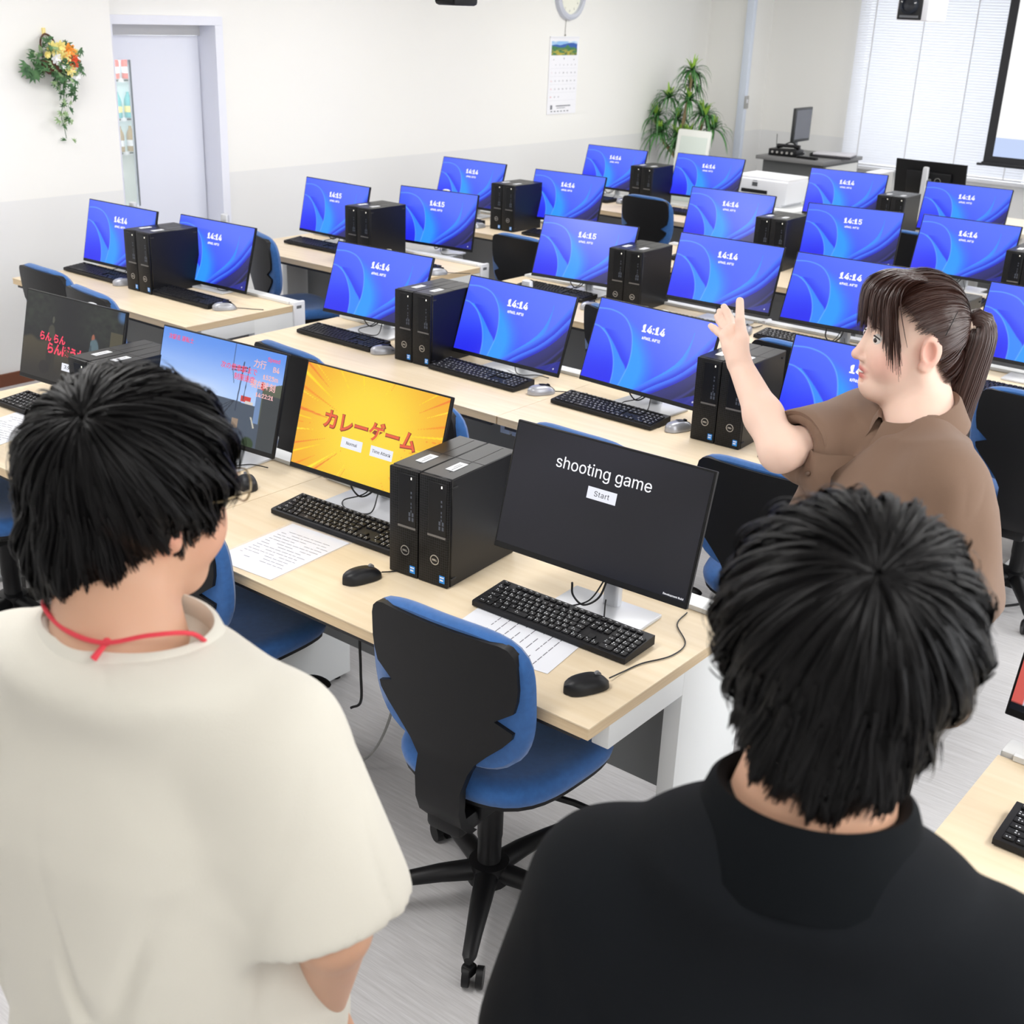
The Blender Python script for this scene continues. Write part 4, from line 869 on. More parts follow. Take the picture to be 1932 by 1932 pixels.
def crop_hair(rng, wdir, hl, cs, o=(0, -.02, .0), n=12000, swirl=.5, cap_r=.985, hole=.0):
    """short straight hair growing out of a crown whorl; hl(az) is the hairline height"""
    w = np.array(wdir, float); w /= np.linalg.norm(w); a = np.cross(w, (1, 0, 0)); a /= np.linalg.norm(a); b = np.cross(w, a); o = np.array(o)
    def surf(th, ph):
        D = (np.cos(th)[..., None] * w + np.sin(th)[..., None] * (np.cos(ph)[..., None] * a + np.sin(ph)[..., None] * b)); sh = D.shape; D2 = D.reshape(-1, 3); r = ray_ell(D2, o, cs); return (D2 * r[:, None]).reshape(sh) + o, D
    phs = np.linspace(0, 2 * PI, 181); ths = np.linspace(0, 2.9, 240); PH, TH = np.meshgrid(phs, ths, indexing='ij'); P, _ = surf(TH, PH); az = np.abs(np.arctan2(P[..., 0], P[..., 1]))
    bad = P[..., 2] < hl(az); first_ = np.where(bad.any(1), bad.argmax(1), 239); te = ths[first_]; te = np.convolve(np.concatenate([te[-6:], te, te[:6]]), np.ones(5) / 5, 'same')[6:-6]
    # strands
    ph0 = rng.uniform(0, 2 * PI, n); T0 = np.interp(ph0, phs, te); s0 = rng.random(n) ** .8; ln = rng.uniform(.35, .75, n); tha = np.maximum(hole, T0 * s0 - ln * .5); thb = np.minimum(tha + ln + .15, T0 + rng.normal(0, .035, n)); thb = np.maximum(thb, tha + .12)
    m = 9; t = np.linspace(0, 1, m)[None]; th = tha[:, None] + (thb - tha)[:, None] * t
    cl = .05 * np.sin(ph0 * 23 + 1.7 * np.sin(ph0 * 5)) + .035 * np.sin(ph0 * 57 + 2)
    ph = ph0[:, None] + (swirl * .18 * (1 - np.exp(-th * 2)) + (cl * 1.0)[:, None] * t + rng.normal(0, .03, n)[:, None] * t)
    P, N = surf(th, ph); lay = rng.normal(0, .0035, n)[:, None] + .0022 * np.sin(ph * 31 + th * 3) + .0035 * np.sin(ph * 13 + 4 * np.sin(th * 2)) * np.clip(th - .4, 0, 1)
    P = P + N * (lay + (-.010) * np.exp(-th * 7))[..., None]; last = t ** 3 * rng.normal(0, .0022, n)[:, None]; P = P + N * last[..., None]
    wd = (.0012 * (1 - .8 * t ** 3)) * rng.uniform(.6, 1.5, n)[:, None]
    parts = [ribbons(P, np.maximum(wd, .0003), rng.uniform(-.35, .35, n), N)]
    # under layer so that no scalp shows between the strands
    PH2, K = np.meshgrid(np.linspace(0, 2 * PI, 145), np.linspace(0, 1, 40), indexing='ij'); TE = np.interp(PH2, phs, te); P2, N2 = surf(hole * 1.2 + K * (TE - .05 - hole * 1.2), PH2); P2 = o + (P2 - o) * cap_r - N2 * .004
    ix = np.arange(145 * 40).reshape(145, 40); parts.append((P2.reshape(-1, 3), np.stack([ix[:-1, :-1], ix[1:, :-1], ix[1:, 1:], ix[:-1, 1:]], -1).reshape(-1, 4)))
    return join(parts)
HAIRB = mat('black_hair', (10, 9, 10), .46, spec=.17); HAIRBR = mat('brown_hair', (60, 36, 29), .33, spec=.6)
DEN = mat('dark_trousers', (36, 38, 44), .85); SHOE = mat('white_shoe', (222, 222, 222), .6)
def legs(root, T, o, h=.92, hw=.15, skirt=False, m=None):
    S = Solid((o[0] - .32, o[1] - .32, .0), (o[0] + .32, o[1] + .32, h + .12), .01).frame(T, o)
    S.loft([(h - .12, 0, -.01, hw + .01, .115), (h + .1, 0, 0, hw - .01, .10)], .03)
    for e in (-1, 1): S.cone((e * .085, -.005, h - .06), (e * .10, .0, .48), .085, .065, .03); S.cone((e * .10, 0, .48), (e * .11, -.015, .11), .065, .055, .02)
    V, F = S.net(); V = relax(V, F, 2); shell_obj('trousers', V, F, root, m or DEN)
    for e in (-1, 1):
        S = Solid((o[0] - .4, o[1] - .4, -.01), (o[0] + .4, o[1] + .4, .16), .006).frame(T, o)
        S.cone((e * .11, -.04, .045), (e * .13, .13, .032), .040, .036, .02); S.cone((e * .11, -.02, .05), (e * .11, -.02, .13), .038, .04, .02); S.loft([(0.0, e * .12, .045, .046, .135), (.02, e * .12, .045, .046, .135)], .01)
        V, F = S.net(); V[:, 2] = np.maximum(V[:, 2], .0); shell_obj('shoe', V, F, root, SHOE)
def hand_simple(S, w, d, n, fl=.075):
    """relaxed half-closed hand: wrist point, direction, palm normal"""
    w, d, n = (np.array(q, float) for q in (w, d, n)); d /= np.linalg.norm(d); s_ = np.cross(d, n); s_ /= np.linalg.norm(s_); n = np.cross(s_, d)
    k0 = w + d * .085
    for i in range(4): S.cone(w + d * .015 + s_ * (.010 * (i - 1.5)), k0 + s_ * (.019 * (i - 1.5)), .015, .0125, .012)
    for i, q in enumerate((.92, 1.05, 1.0, .8)):
        a = k0 + s_ * (.0195 * (i - 1.5)); b = a + (d * .8 + n * .6) * fl * .5 * q; c = b + (d * .1 + n * .95) * fl * .33 * q; e = c + (n * .6 - d * .75) * fl * .25 * q
        S.cone(a, b, .0095, .0088, .004); S.cone(b, c, .0088, .008, .003); S.cone(c, e, .008, .0072, .003)
    a = w + d * .03 - s_ * .022; b = a + d * .03 - s_ * .022 + n * .012; c = b + d * .03 - s_ * .004 + n * .01
    S.cone(a, b, .014, .011, .010); S.cone(b, c, .011, .009, .003)

def cut_end(S, hem, d, r):       # open a sleeve: flat cut across its end and a hollow behind it
    z = np.array(d, float); x = np.cross(z, (0, 0, 1)); x /= np.linalg.norm(x); rot = np.stack([x, np.cross(z, x), z], 1)
    S.cone(hem - d * .05, hem + d * .06, r - .019, r - .016, .004, sub=True)
    T, o = S.T, S.o; S.frame(T @ rot, T @ np.asarray(hem) + o); S.loft([(0, 0, 0, r + .03, r + .03), (.14, 0, 0, r + .05, r + .05)], .003, sub=True, n=2); S.frame(T, o)
def neck_ring(T, o, c, rx, ry, prof, tilt, n=72, gap=0, tip=0, wav=0):
    """collar or neckband: prof = (radius added, height) swept round the neck; tilt lowers the front; gap opens the front"""
    rows = []
    for i in range(n + (1 if gap else 0)):
        a = PI / 2 + gap + (2 * PI - 2 * gap) * i / n; f = max(0, math.cos((a - PI / 2))) ** 2; k = 1 if not tip else max(0, 1 - (min(a - PI / 2 - gap, 2 * PI + PI / 2 - gap - a)) / .75)
        row = []
        for j, (dr, h) in enumerate(prof):
            e = tip * k * max(0, j - len(prof) + 4) / 3
            x, y = c[0] + (rx + dr) * math.cos(a), (ry + dr + e * .9) * math.sin(a); row.append(np.array((x, c[1] + y, c[2] + h - e * .55 - tilt * (y / ry))))
        rows.append([T @ p + o for p in row])
    return rows
def student(o, yaw, hc, hyaw, hpitch, hroll, label, hair_seed, wdir, shirt, arms, dz=0.0, polo=False, hs=((.100, .117, .102), (.074, .078, .090)), side=(-.052, -.040)):
    T = rotm(yaw); o = np.array((o[0], o[1], 0.0)); hc = np.array(hc); Rh = rotm(hyaw, hpitch, hroll)
    S = Solid((o[0] - .5, o[1] - .5, .85), (o[0] + .5, o[1] + .55, 1.82), .004)
    head(S, Rh, hc); S.frame(T, o)
    hl_ = (hc - o) @ T; nb = np.array((0, shirt.get('ny', -.055), 1.50 + dz + shirt.get('up', 0))); nt_ = (hc + Rh @ np.array((0, -.032, -.055)) - o) @ T
    S.cone(nt_, nb, shirt.get('nr', .052), shirt.get('nr', .052) + .004, .03); S.cone(nb, (0, -.02, 1.40 + dz), .056, .08, .05)
    for e in (-1, 1): S.cone((e * .035, shirt.get('ny', -.055), 1.450 + dz + shirt.get('up', 0) * .8), (e * .145, -.02, 1.405 + dz), .040, .044, .04)
    S.loft([(.90, 0, 0, .13, .085), (1.2, 0, 0, .14, .09), (1.40 + dz, 0, -.01, .155, .09)], .05)
    for sh, el, wr, hd, hn in arms:
        S.cone(sh, el, .046, .038, .02); S.cone(el, wr, .040, .025, .015); hand_simple(S, wr, hd, hn)
    V, F = S.net(); V = relax(V, F, 1); P = (V - hc) @ Rh
    body = link('person', None); me = npmesh('person', V - o, F, SKIN, skin_cols(V, Rh, hc, base=L(212, 166, 138)))
    bpy.data.objects.remove(body); body = tag(link('person', me, None, o), label, 'person')
    cs = [(np.array((0, -.012, .024)), np.array(hs[0])), (np.array((0, -.036, -.035)), np.array(hs[1]))]
    def hl(az): return np.interp(az, [0, .55, 1.0, 1.45, 1.8, 2.2, 2.6, PI], [.03, .0, -.03, side[0], side[1], -.062, -.094, -.112])
    v, f = crop_hair(np.random.default_rng(hair_seed), wdir, hl, cs, hole=.03); shell_obj('hair', v @ Rh.T + hc, f, body, HAIRB)
    for e in (-1, 1): MB().ball(tuple(hc + Rh @ np.array((e * .032, .078, .004)) - o), .0125, nu=8, nv=12).obj('eye', mat('eye_white', (236, 232, 228), .25), body)
    # shirt
    S = Solid((o[0] - .56, o[1] - .56, .84), (o[0] + .56, o[1] + .56, 1.66), .0058).frame(T, o); z = dz
    S.loft([(.86, 0, .0, .190, .146), (1.05, 0, -.005, .195, .146), (1.25, 0, -.01, .195, .138), (1.36 + z, 0, -.018, .180, .122), (1.43 + z, 0, -.028, .145, .094), (1.475 + z + .5 * shirt.get('up', 0), 0, -.042, .095, .074)], .05)
    for e in (-1, 1): S.cone((e * .045, -.05, 1.485 + z + shirt.get('up', 0)), (e * .152, -.025, 1.432 + z), .046, .058, .05)
    if 'yoke' in shirt: S.ell(shirt['yoke'][0], shirt['yoke'][1], .045)
    A = Solid(S.lo, S.lo + S.h * (S.n - 1.5), S.h).frame(T, o)          # sleeves, opened at their ends, then blended into the body of the shirt
    for sh, el, wr, hd, hn in arms:
        sh, el = np.array(sh), np.array(el); d = (el - sh) / np.linalg.norm(el - sh); hem = sh + (el - sh) * shirt['sleeve']
        A.cone(sh, hem, .076, shirt['cuff'], .04); cut_end(A, hem, d, shirt['cuff'])
    S.blend(A, .04); S2 = S
    ax = (nt_ - nb) / np.linalg.norm(nt_ - nb); S2.cone(nt_, nb + ax * shirt.get('nlift', .03), shirt['neck'], shirt['neck'] + .004, .01, sub=True)
    if 'hole' in shirt: hx, hy, hz, rx, ry = shirt['hole']; S2.loft([(hz, hx, hy, rx, ry), (hz + .1, hx, hy, rx + .01, ry + .01)], .006, sub=True, n=2)
    S2.loft([(.80, 0, 0, .17, .125), (.885, 0, 0, .17, .125)], .004, sub=True)
    V, F = S2.net(); V = relax(V, F, 3)
    def fold(Pl, Nl):
        v = nz3(Pl, (7.0, 7.0, 1.7), hair_seed); u = nz3(Pl, (15, 15, 7), hair_seed + 3); x = np.clip((1.46 + z - Pl[:, 2]) / .3, 0, 1); ridge = np.abs(nz3(Pl, (9, 9, 3.0), hair_seed + 8)); return np.maximum((.022 * v * np.clip(.3 + (1.5 - Pl[:, 2]) * 2, 0, 1) + .006 * u - .010 * np.clip(.12 - ridge, 0, 1) / .12) + .006, -.001) * x
    V = folds(V, F, T, o, fold); V = relax(V, F, 1); shell_obj('shirt', V, F, body, shirt['mat'])
    return body, T, o, Rh, hc, nt_, nb

# ---- the student in the white T-shirt
TEE = mat('cream_jersey', (222, 218, 206), .9, bump=(900, .25), sheen=.15); POLO = mat('black_pique', (17, 20, 24), .8, bump=(1400, .4), spec=.13)
def world_dir(hy, hp, hr, d): return tuple(rotm(hy, hp, hr).T @ np.array(d, float))
P1 = student((.212, -1.165), 18, (.178, -1.142, 1.594), -6, -12, 2, 'person with black bowl-cut hair in a cream T-shirt and red neck cord, seen from behind', 11, world_dir(-6, -12, 2, (.27, -.46, .845)),
             dict(mat=TEE, sleeve=.93, cuff=.088, neck=.066, nlift=.075, up=.022, ny=-.045, nr=.050, hole=(.008, -.035, 1.462, .082, .064), yoke=((.008, -.042, 1.442), (.125, .092, .044))), [((.155, -.02, 1.368), (.228, -.035, 1.172), (.165, .05, .965), (-.2, .3, -.9), (0, -.5, -1)), ((-.155, -.02, 1.368), (-.24, .0, 1.13), (-.10, .22, 1.10), (.8, .5, .1), (0, -.5, -1))], dz=-.065, hs=((.091, .108, .100), (.074, .074, .096)))
# ---- the student in the black polo shirt
P2 = student((.872, -.985), 21, (.8745, -.9690, 1.596), 20, -10, 0, 'person with short black hair in a black polo shirt, seen from behind at lower right', 23, world_dir(20, -10, 0, (.29, -.44, .85)),
             dict(mat=POLO, sleeve=.75, cuff=.080, neck=.060, nlift=.06, up=.050, ny=-.030, nr=.053, yoke=((0, -.03, 1.425), (.115, .085, .040))), [((.158, -.02, 1.335), (.225, .0, 1.08), (.18, .22, 1.03), (-.3, .9, .1), (-.5, .0, -1)), ((-.158, -.02, 1.335), (-.215, -.02, 1.08), (-.17, .2, 1.01), (.3, .9, .1), (.5, .0, -1))], dz=-.092, side=(-.014, -.018), polo=True)
for P_ in (P1, P2): legs(P_[0], P_[1], P_[2])
def grid_part(name, rows, root, m, close=True):
    return MB().grid([[Vector(p) - root.location for p in r_] for r_ in rows], closeu=close).obj(name, m, root, smooth=60)
b1, T1, o1, Rh1, hc1, nt1, nb1 = P1
grid_part('neckband', neck_ring(T1, o1, (.004, -.035, 1.478), .091, .070, [(-.005, -.014), (-.005, .002), (-.001, .007), (.005, .004), (.010, -.008), (.015, -.020), (.014, -.03)], -.0), b1, TEE)
CORD = mat('red_cord', (226, 62, 76), .7)
cp = catmull([np.array(q) - np.array(b1.location) for q in ((.16, -1.06, 1.40), (.108, -1.14, 1.445), (.112, -1.204, 1.480), (.160, -1.248, 1.496), (.220, -1.264, 1.496), (.274, -1.258, 1.4985), (.312, -1.233, 1.510), (.325, -1.197, 1.503), (.312, -1.166, 1.475), (.290, -1.130, 1.440), (.27, -1.08, 1.40))], 8)
cord = MB().tube(cp, .0024, n=8); kn = Vector((.275, -1.254, 1.498)) - b1.location; dn = Vector((.272, -1.268, 1.484)) - b1.location
cord.ball(kn, (.0042, .0042, .0042)).tube([kn, (kn + dn) / 2, dn], [.0026, .0030, .0036], n=8).obj('neck_cord', CORD, b1)
gl = MB(); F_ = lambda q: hc1 + Rh1 @ np.array(q) - np.array(b1.location)
for e in (-1, 1):
    gl.tube([F_((e * .033 + .022 * math.cos(2 * PI * k / 20), .105 - .006 * abs(math.cos(2 * PI * k / 20)), .013 + .017 * math.sin(2 * PI * k / 20))) for k in range(21)], .0012, n=6); gl.tube([F_((e * .055, .099, .013)), F_((e * .079, .05, .012)), F_((e * .081, -.01, .008))], .0013, n=6)
gl.tube([F_((-.011, .105, .011)), F_((0, .108, .014)), F_((.011, .105, .011))], .0012, n=6).obj('glasses', mat('glasses_frame', (150, 132, 100), .3, .6), b1)
b2, T2, o2, Rh2, hc2, nt2, nb2 = P2
grid_part('collar', neck_ring(T2, o2, (0, -.028, 1.462), .072, .067, [(-.012, -.03), (-.006, .012), (-.001, .026), (.006, .030), (.012, .024), (.019, .004), (.032, -.030), (.032, -.040)], .008, gap=.12, tip=.012), b2, mat('black_rib', (14, 17, 20), .8, bump=(900, .3), spec=.08), close=False)

# ---- the woman in the brown shirt, standing at the end of the front desks and pointing with her right hand
HP = {'wrist': (0.0940, 0.3001, 1.4289), 'palm': (0.0722, 0.3181, 1.4672), 'idxB': (0.0543, 0.3298, 1.5033), 'idxT': (0.0083, 0.3699, 1.5176), 'midB': (0.0426, 0.3310, 1.4967), 'midT': (-0.0078, 0.3840, 1.5028), 'rngB': (0.0396, 0.3250, 1.4897), 'rngT': (-0.0070, 0.3736, 1.4948), 'pnkB': (0.0447, 0.3099, 1.4794), 'pnkT': (0.0073, 0.3254, 1.4859), 'thB': (0.0905, 0.3040, 1.4785), 'thM': (0.0798, 0.3071, 1.5137), 'elbow': (0.2497, 0.1972, 1.3140), 'thT': (0.0653, 0.3262, 1.5458)}
HP = {k: np.array(v) for k, v in HP.items()}
oW = np.array((.430, .331, 0.0)); yW = 137; TW = rotm(yW); hW = np.array((.398, .385, 1.519)); RhW = rotm(129, 2, 3)
S = Solid((-.06, -.02, .86), (.78, .72, 1.67), .0024)
head(S, RhW, hW, fem=True, skull=.082); S.frame(np.eye(3), np.zeros(3))
toL = lambda p: (np.asarray(p) - oW) @ TW
nbW = TW @ np.array((0, -.03, 1.375)) + oW; ntW = hW + RhW @ np.array((0, -.028, -.05))
S.cone(ntW, nbW, .046, .050, .03); S.cone(hW + RhW @ np.array((0, .02, -.085)), hW + RhW @ np.array((0, -.03, -.12)), .03, .04, .03); S.frame(TW, oW); S.cone(toL(nbW), (0, -.01, 1.28), .053, .085, .05)
for e in (-1, 1): S.cone((e * .035, -.03, 1.365), (e * .145, -.01, 1.315), .044, .045, .04)
S.loft([(.87, 0, 0, .13, .09), (1.1, 0, 0, .125, .088), (1.28, 0, 0, .145, .09)], .05)
S.frame(np.eye(3), np.zeros(3)); shR = TW @ np.array((.165, 0, 1.32)) + oW; shL = TW @ np.array((-.165, 0, 1.32)) + oW; elL = TW @ np.array((-.198, -.035, 1.075)) + oW; wrL = TW @ np.array((-.175, .09, .90)) + oW
S.cone(shR, HP['elbow'], .045, .036, .02); mid = HP['elbow'] * .6 + HP['wrist'] * .4; S.cone(HP['elbow'], mid, .037, .035, .02); S.cone(mid, HP['wrist'], .035, .0235, .02, flat=(HP['palm'] - np.array((1.2, -1.84, 2.07)), .9))
S.cone(shL, elL, .045, .037, .02); S.cone(elL, wrL, .037, .024, .015)
# her right hand: palm, four fingers with two bends, thumb up
w = HP['wrist']; dn = np.array((.54, -1.0, .28)); dn /= np.linalg.norm(dn)      # palm normal, facing back to the camera side
for b in ('idxB', 'midB', 'rngB', 'pnkB'): HP[b] = w + (HP[b] - w) * (.82 if b != 'pnkB' else .88); S.cone(w + (HP[b] - w) * .12, HP[b], .0150, .0115, .010)
S.cone(w + np.array((-.006, 0, .004)), HP['pnkB'] * .6 + w * .4, .017, .015, .012)
for b, t, r in (('idxB', 'idxT', .0088), ('midB', 'midT', .0090), ('rngB', 'rngT', .0085), ('pnkB', 'pnkT', .0076)):
    a, e = HP[b], HP[t]; L_ = np.linalg.norm(e - a); p1 = a + (e - a) * .45 - dn * L_ * .12; p2 = a + (e - a) * .76 - dn * L_ * .08
    S.cone(a, p1, r * 1.05, r, .003); S.cone(p1, p2, r, r * .93, .003); S.cone(p2, e, r * .93, r * .78, .003)
S.cone(w + (HP['thB'] - w) * .25 + dn * .006, HP['thB'] + dn * .002, .018, .0135, .012); S.cone(HP['thB'], HP['thM'], .0128, .0092, .006); S.cone(HP['thM'], HP['thT'], .0092, .0078, .003)
hand_simple(S, wrL, (0, -.25, -1), (-.9, .1, 0), .07)
V, F = S.net(); V = relax(V, F, 1, .4); meW = npmesh('person', V - oW, F, SKIN, skin_cols(V, RhW, hW, True, base=L(240, 206, 188)))
w_ = tag(link('person', meW, None, oW), 'person with brown ponytail and brown short-sleeved shirt, right arm raised towards the monitors', 'person')
# eyes, lashes, brows, teeth
H_ = lambda q: hW + RhW @ np.array(q, float) - oW
for e in (-1, 1):
    ey = MB().ball(H_((e * .032, .0735, .004)), .0122, mat('eye_white', (236, 232, 228), .25), nu=12, nv=18)
    g = np.array((e * .032 + .0, .0735, .004)); ey.ball(H_(g + np.array((-.0034, .0066, -.0006))), (.0060, .0060, .0060), mat('iris_brown', (38, 22, 16), .15), nu=8, nv=12)
    ey.obj('eye', None, w_)
    lash = [(e * (.032 + .0148 * math.cos(a)), .0842 - .0065 * abs(math.cos(a)) ** 2, .0045 + .0058 * math.sin(a)) for a in np.linspace(.15, PI - .1, 10)]
    MB().tube([H_(q) for q in lash], [.0006, .0012, .0014, .0015, .0015, .0015, .0015, .0014, .0012, .0006], n=6).obj('eyelashes', mat('lash_black', (24, 18, 17), .6), w_)
    MB().tube([H_(q) for q in ((e * .016, .0885, .0225), (e * .030, .0865, .0262), (e * .050, .0755, .0235))], [.0018, .0024, .001], n=6, flat=.5).obj('eyebrow', mat('brow_brown', (84, 60, 50), .8), w_)
MB().ball(H_((0, .0825, -.0625)), (.0125, .0075, .0036)).obj('teeth', mat('teeth_white', (238, 234, 226), .3), w_)

# ---- her hair: swept back to a tie, fringe in front, long ponytail
rg = np.random.default_rng(5); CSW = [(np.array((0, .004, .033)), np.array((.0845, .0935, .0985))), (np.array((0, -.030, -.040)), np.array((.067, .066, .082)))]; OW_ = np.array((0, -.02, 0.0)); TIE = np.array((0, -.090, .036))
def surfW(D_): sh = D_.shape; d = D_.reshape(-1, 3); d = d / np.linalg.norm(d, axis=1, keepdims=True); return (d * ray_ell(d, OW_, CSW)[:, None]).reshape(sh) + OW_
def hlW(az): return np.interp(az, [0, .5, .85, 1.1, 1.35, 1.55, 1.8, 2.2, PI], [.078, .072, .058, .040, .022, .028, -.012, -.070, -.098])
parts = []
d0 = rg.normal(size=(60000, 3)); d0 /= np.linalg.norm(d0, axis=1, keepdims=True); p0 = surfW(d0); az = np.abs(np.arctan2(p0[:, 0], p0[:, 1])); ok = p0[:, 2] > hlW(az) + .022 * (rg.random(60000) ** 1.5); d0 = d0[ok][:18000]; n = len(d0)
dt_ = TIE - OW_; dt_ /= np.linalg.norm(dt_); om = np.arccos(np.clip(d0 @ dt_, -1, 1)); keep = om > .03; d0, om = d0[keep], om[keep]; n = len(d0)
m = 12; t = np.linspace(0, 1, m)[None, :, None]; o3 = om[:, None, None]; D_ = np.sin((1 - t) * o3) / np.sin(o3) * d0[:, None] + np.sin(t * o3) / np.sin(o3) * dt_; P_ = surfW(D_)
az0 = np.arctan2(d0[:, 0], d0[:, 2]); lay = rg.normal(-.001, .0016, n) + .0022 * np.sin(az0 * 21 + om * 4) + .0012 * np.sin(az0 * 47)
Dn = D_ / np.linalg.norm(D_, axis=2, keepdims=True); tt = t[..., 0]; P_ = P_ + Dn * (lay[:, None] * np.sin(PI * np.clip(tt * .9 + .1, 0, 1)) + -.004 * (1 - tt) ** 3)[..., None]
P_ = P_ + np.stack([0 * tt, -.010 * tt ** 8, 0 * tt], -1)
parts.append(ribbons(P_, np.maximum(.0011 * (1 - .35 * tt) * np.minimum(1, .15 + 5 * tt) * rg.uniform(.6, 1.4, n)[:, None], .0004), rg.uniform(-.25, .25, n), Dn))
# fringe: from the front of the crown down over the forehead
n = 1300; u = rg.uniform(-1, 1, n); u = np.sign(u) * np.abs(u) ** .85; cl = np.round(u * 13) / 13; cu = u * .55 + cl * .45; x0 = u * .052; y0 = .030 + .030 * rg.random(n) - .02 * np.abs(u); m = 11; t = np.linspace(0, 1, m)[None]
zend = np.where(np.abs(u) < .84, .036 + .013 * np.sin(cl * 11 + .5), .012 - .42 * np.clip(np.abs(u) - .82, 0, 1) * rg.random(n) ** .7) + rg.normal(0, .006, n)
zend = np.maximum(zend, -.062); xe = cu * .056 + np.where(np.abs(u) > .62, np.sign(u) * (np.abs(u) - .62) * .062, 0)
x = x0[:, None] + (xe - x0)[:, None] * t ** .8; ang = (t * 1.0); z0 = .128 - .9 * (x0 ** 2) * 4
yf = .004 + .0985 * np.sqrt(np.maximum(.02, 1 - (x / .0845) ** 2)); z = z0[:, None] * (1 - t ** 1.6) + zend[:, None] * t ** 1.6; y = y0[:, None] + (yf + .003 - y0[:, None]) * np.sin(PI / 2 * np.minimum(1, t * 1.45)) ** .9 + rg.normal(0, .0022, n)[:, None]
y = y - .006 * np.clip(t - .75, 0, 1) * (np.abs(u) < .8)[:, None]
P_ = np.stack([x, y, z], -1); Nn = np.stack([x * .6, .07 + 0 * x, np.maximum(0, z - .05) * 1.2], -1); Nn /= np.linalg.norm(Nn, axis=2, keepdims=True)
parts.append(ribbons(P_, np.maximum(.0013 * (1 - .7 * t ** 4) * rg.uniform(.6, 1.3, n)[:, None], .0003), rg.uniform(-.4, .4, n), Nn))
# ponytail
n = 2600; cen = np.array([tuple(q) for q in catmull([tuple(TIE), tuple(TIE + np.array((0, -.022, .008))), tuple(TIE + np.array((0, -.026, -.030))), tuple(TIE + np.array((0, -.018, -.10))), tuple(TIE + np.array((0, -.014, -.18))), tuple(TIE + np.array((0, -.026, -.265)))], 4)]); m = len(cen)
rad = np.interp(np.linspace(0, 1, m), [0, .12, .35, .6, .85, 1], [.0125, .021, .034, .036, .027, .012]); a = rg.uniform(0, 2 * PI, n); q = np.sqrt(rg.random(n)); end = rg.uniform(.72, 1.03, n); t = np.linspace(0, 1, 14)
idx = np.clip(end[:, None] * t[None] * (m - 1), 0, m - 1.001); i0 = idx.astype(int); fr = (idx - i0)[..., None]; C_ = cen[i0] * (1 - fr) + cen[i0 + 1] * fr; r_ = np.interp(idx, np.arange(m), rad); tw = a[:, None] + .35 * t[None] + .05 * np.sin(a * 17)[:, None]
T_ = np.gradient(cen, axis=0); T_ /= np.linalg.norm(T_, axis=1, keepdims=True); Tn = T_[i0]; X_ = np.broadcast_to(np.array((1.0, 0, 0)), Tn.shape); Y_ = np.cross(Tn, X_); off = X_ * (np.cos(tw) * q[:, None] * r_)[..., None] * 1.05 + Y_ * (np.sin(tw) * q[:, None] * r_)[..., None]
Nn = off / (np.linalg.norm(off, axis=2, keepdims=True) + 1e-9); parts.append(ribbons(C_ + off, np.maximum(.0013 * (1 - .75 * t[None] ** 4) * rg.uniform(.6, 1.4, n)[:, None], .0003), rg.uniform(-.5, .5, n), Nn))
# closed under-layer beneath the swept-back hair
th = np.linspace(0, 1, 44); ph = np.linspace(0, 2 * PI, 121); PH, K = np.meshgrid(ph, th, indexing='ij'); up_ = np.array((0, -.35, .94)); up_ /= np.linalg.norm(up_); ax_ = np.cross(up_, (1, 0, 0)); bx_ = np.cross(up_, ax_)
ths = np.linspace(0, 2.7, 200); PP, TT = np.meshgrid(ph, ths, indexing='ij'); q = surfW(np.cos(TT)[..., None] * up_ + np.sin(TT)[..., None] * (np.cos(PP)[..., None] * ax_ + np.sin(PP)[..., None] * bx_)); bad = q[..., 2] < hlW(np.abs(np.arctan2(q[..., 0], q[..., 1]))) + .022; te = ths[np.where(bad.any(1), bad.argmax(1), 199)]
te = np.convolve(np.concatenate([te[-10:-1], te, te[1:10]]), np.ones(9) / 9, 'same')[9:-9]
q = surfW(np.cos(K * te[:, None])[..., None] * up_ + np.sin(K * te[:, None])[..., None] * (np.cos(PH)[..., None] * ax_ + np.sin(PH)[..., None] * bx_)); q = OW_ + (q - OW_) * .94; ix = np.arange(q.shape[0] * q.shape[1]).reshape(q.shape[:2])
parts.append((q.reshape(-1, 3), np.stack([ix[:-1, :-1], ix[1:, :-1], ix[1:, 1:], ix[:-1, 1:]], -1).reshape(-1, 4)))
v, f = join(parts); hairW = shell_obj('hair', v @ RhW.T + hW, f, w_, HAIRBR)
tie = MB()
for k in (0, 1, 2):
    c_ = TIE + np.array((0, -.004 - .006 * k, .002 * k)); tie.tube([H_(c_ + np.array((.0145 * math.cos(a), .003 * math.sin(a), .0145 * math.sin(a)))) for a in np.linspace(0, 2 * PI, 25)], .0045, n=8)
tie.obj('hair_tie', mat('beige_tie', (222, 200, 182), .8), w_)
MB().tube([H_((-.080, -.040, .072)), H_((-.083, -.032, .05)), H_((-.081, -.026, .028))], .0008, n=5).obj('hair_pin', mat('pin_black', (16, 14, 14), .4), w_)

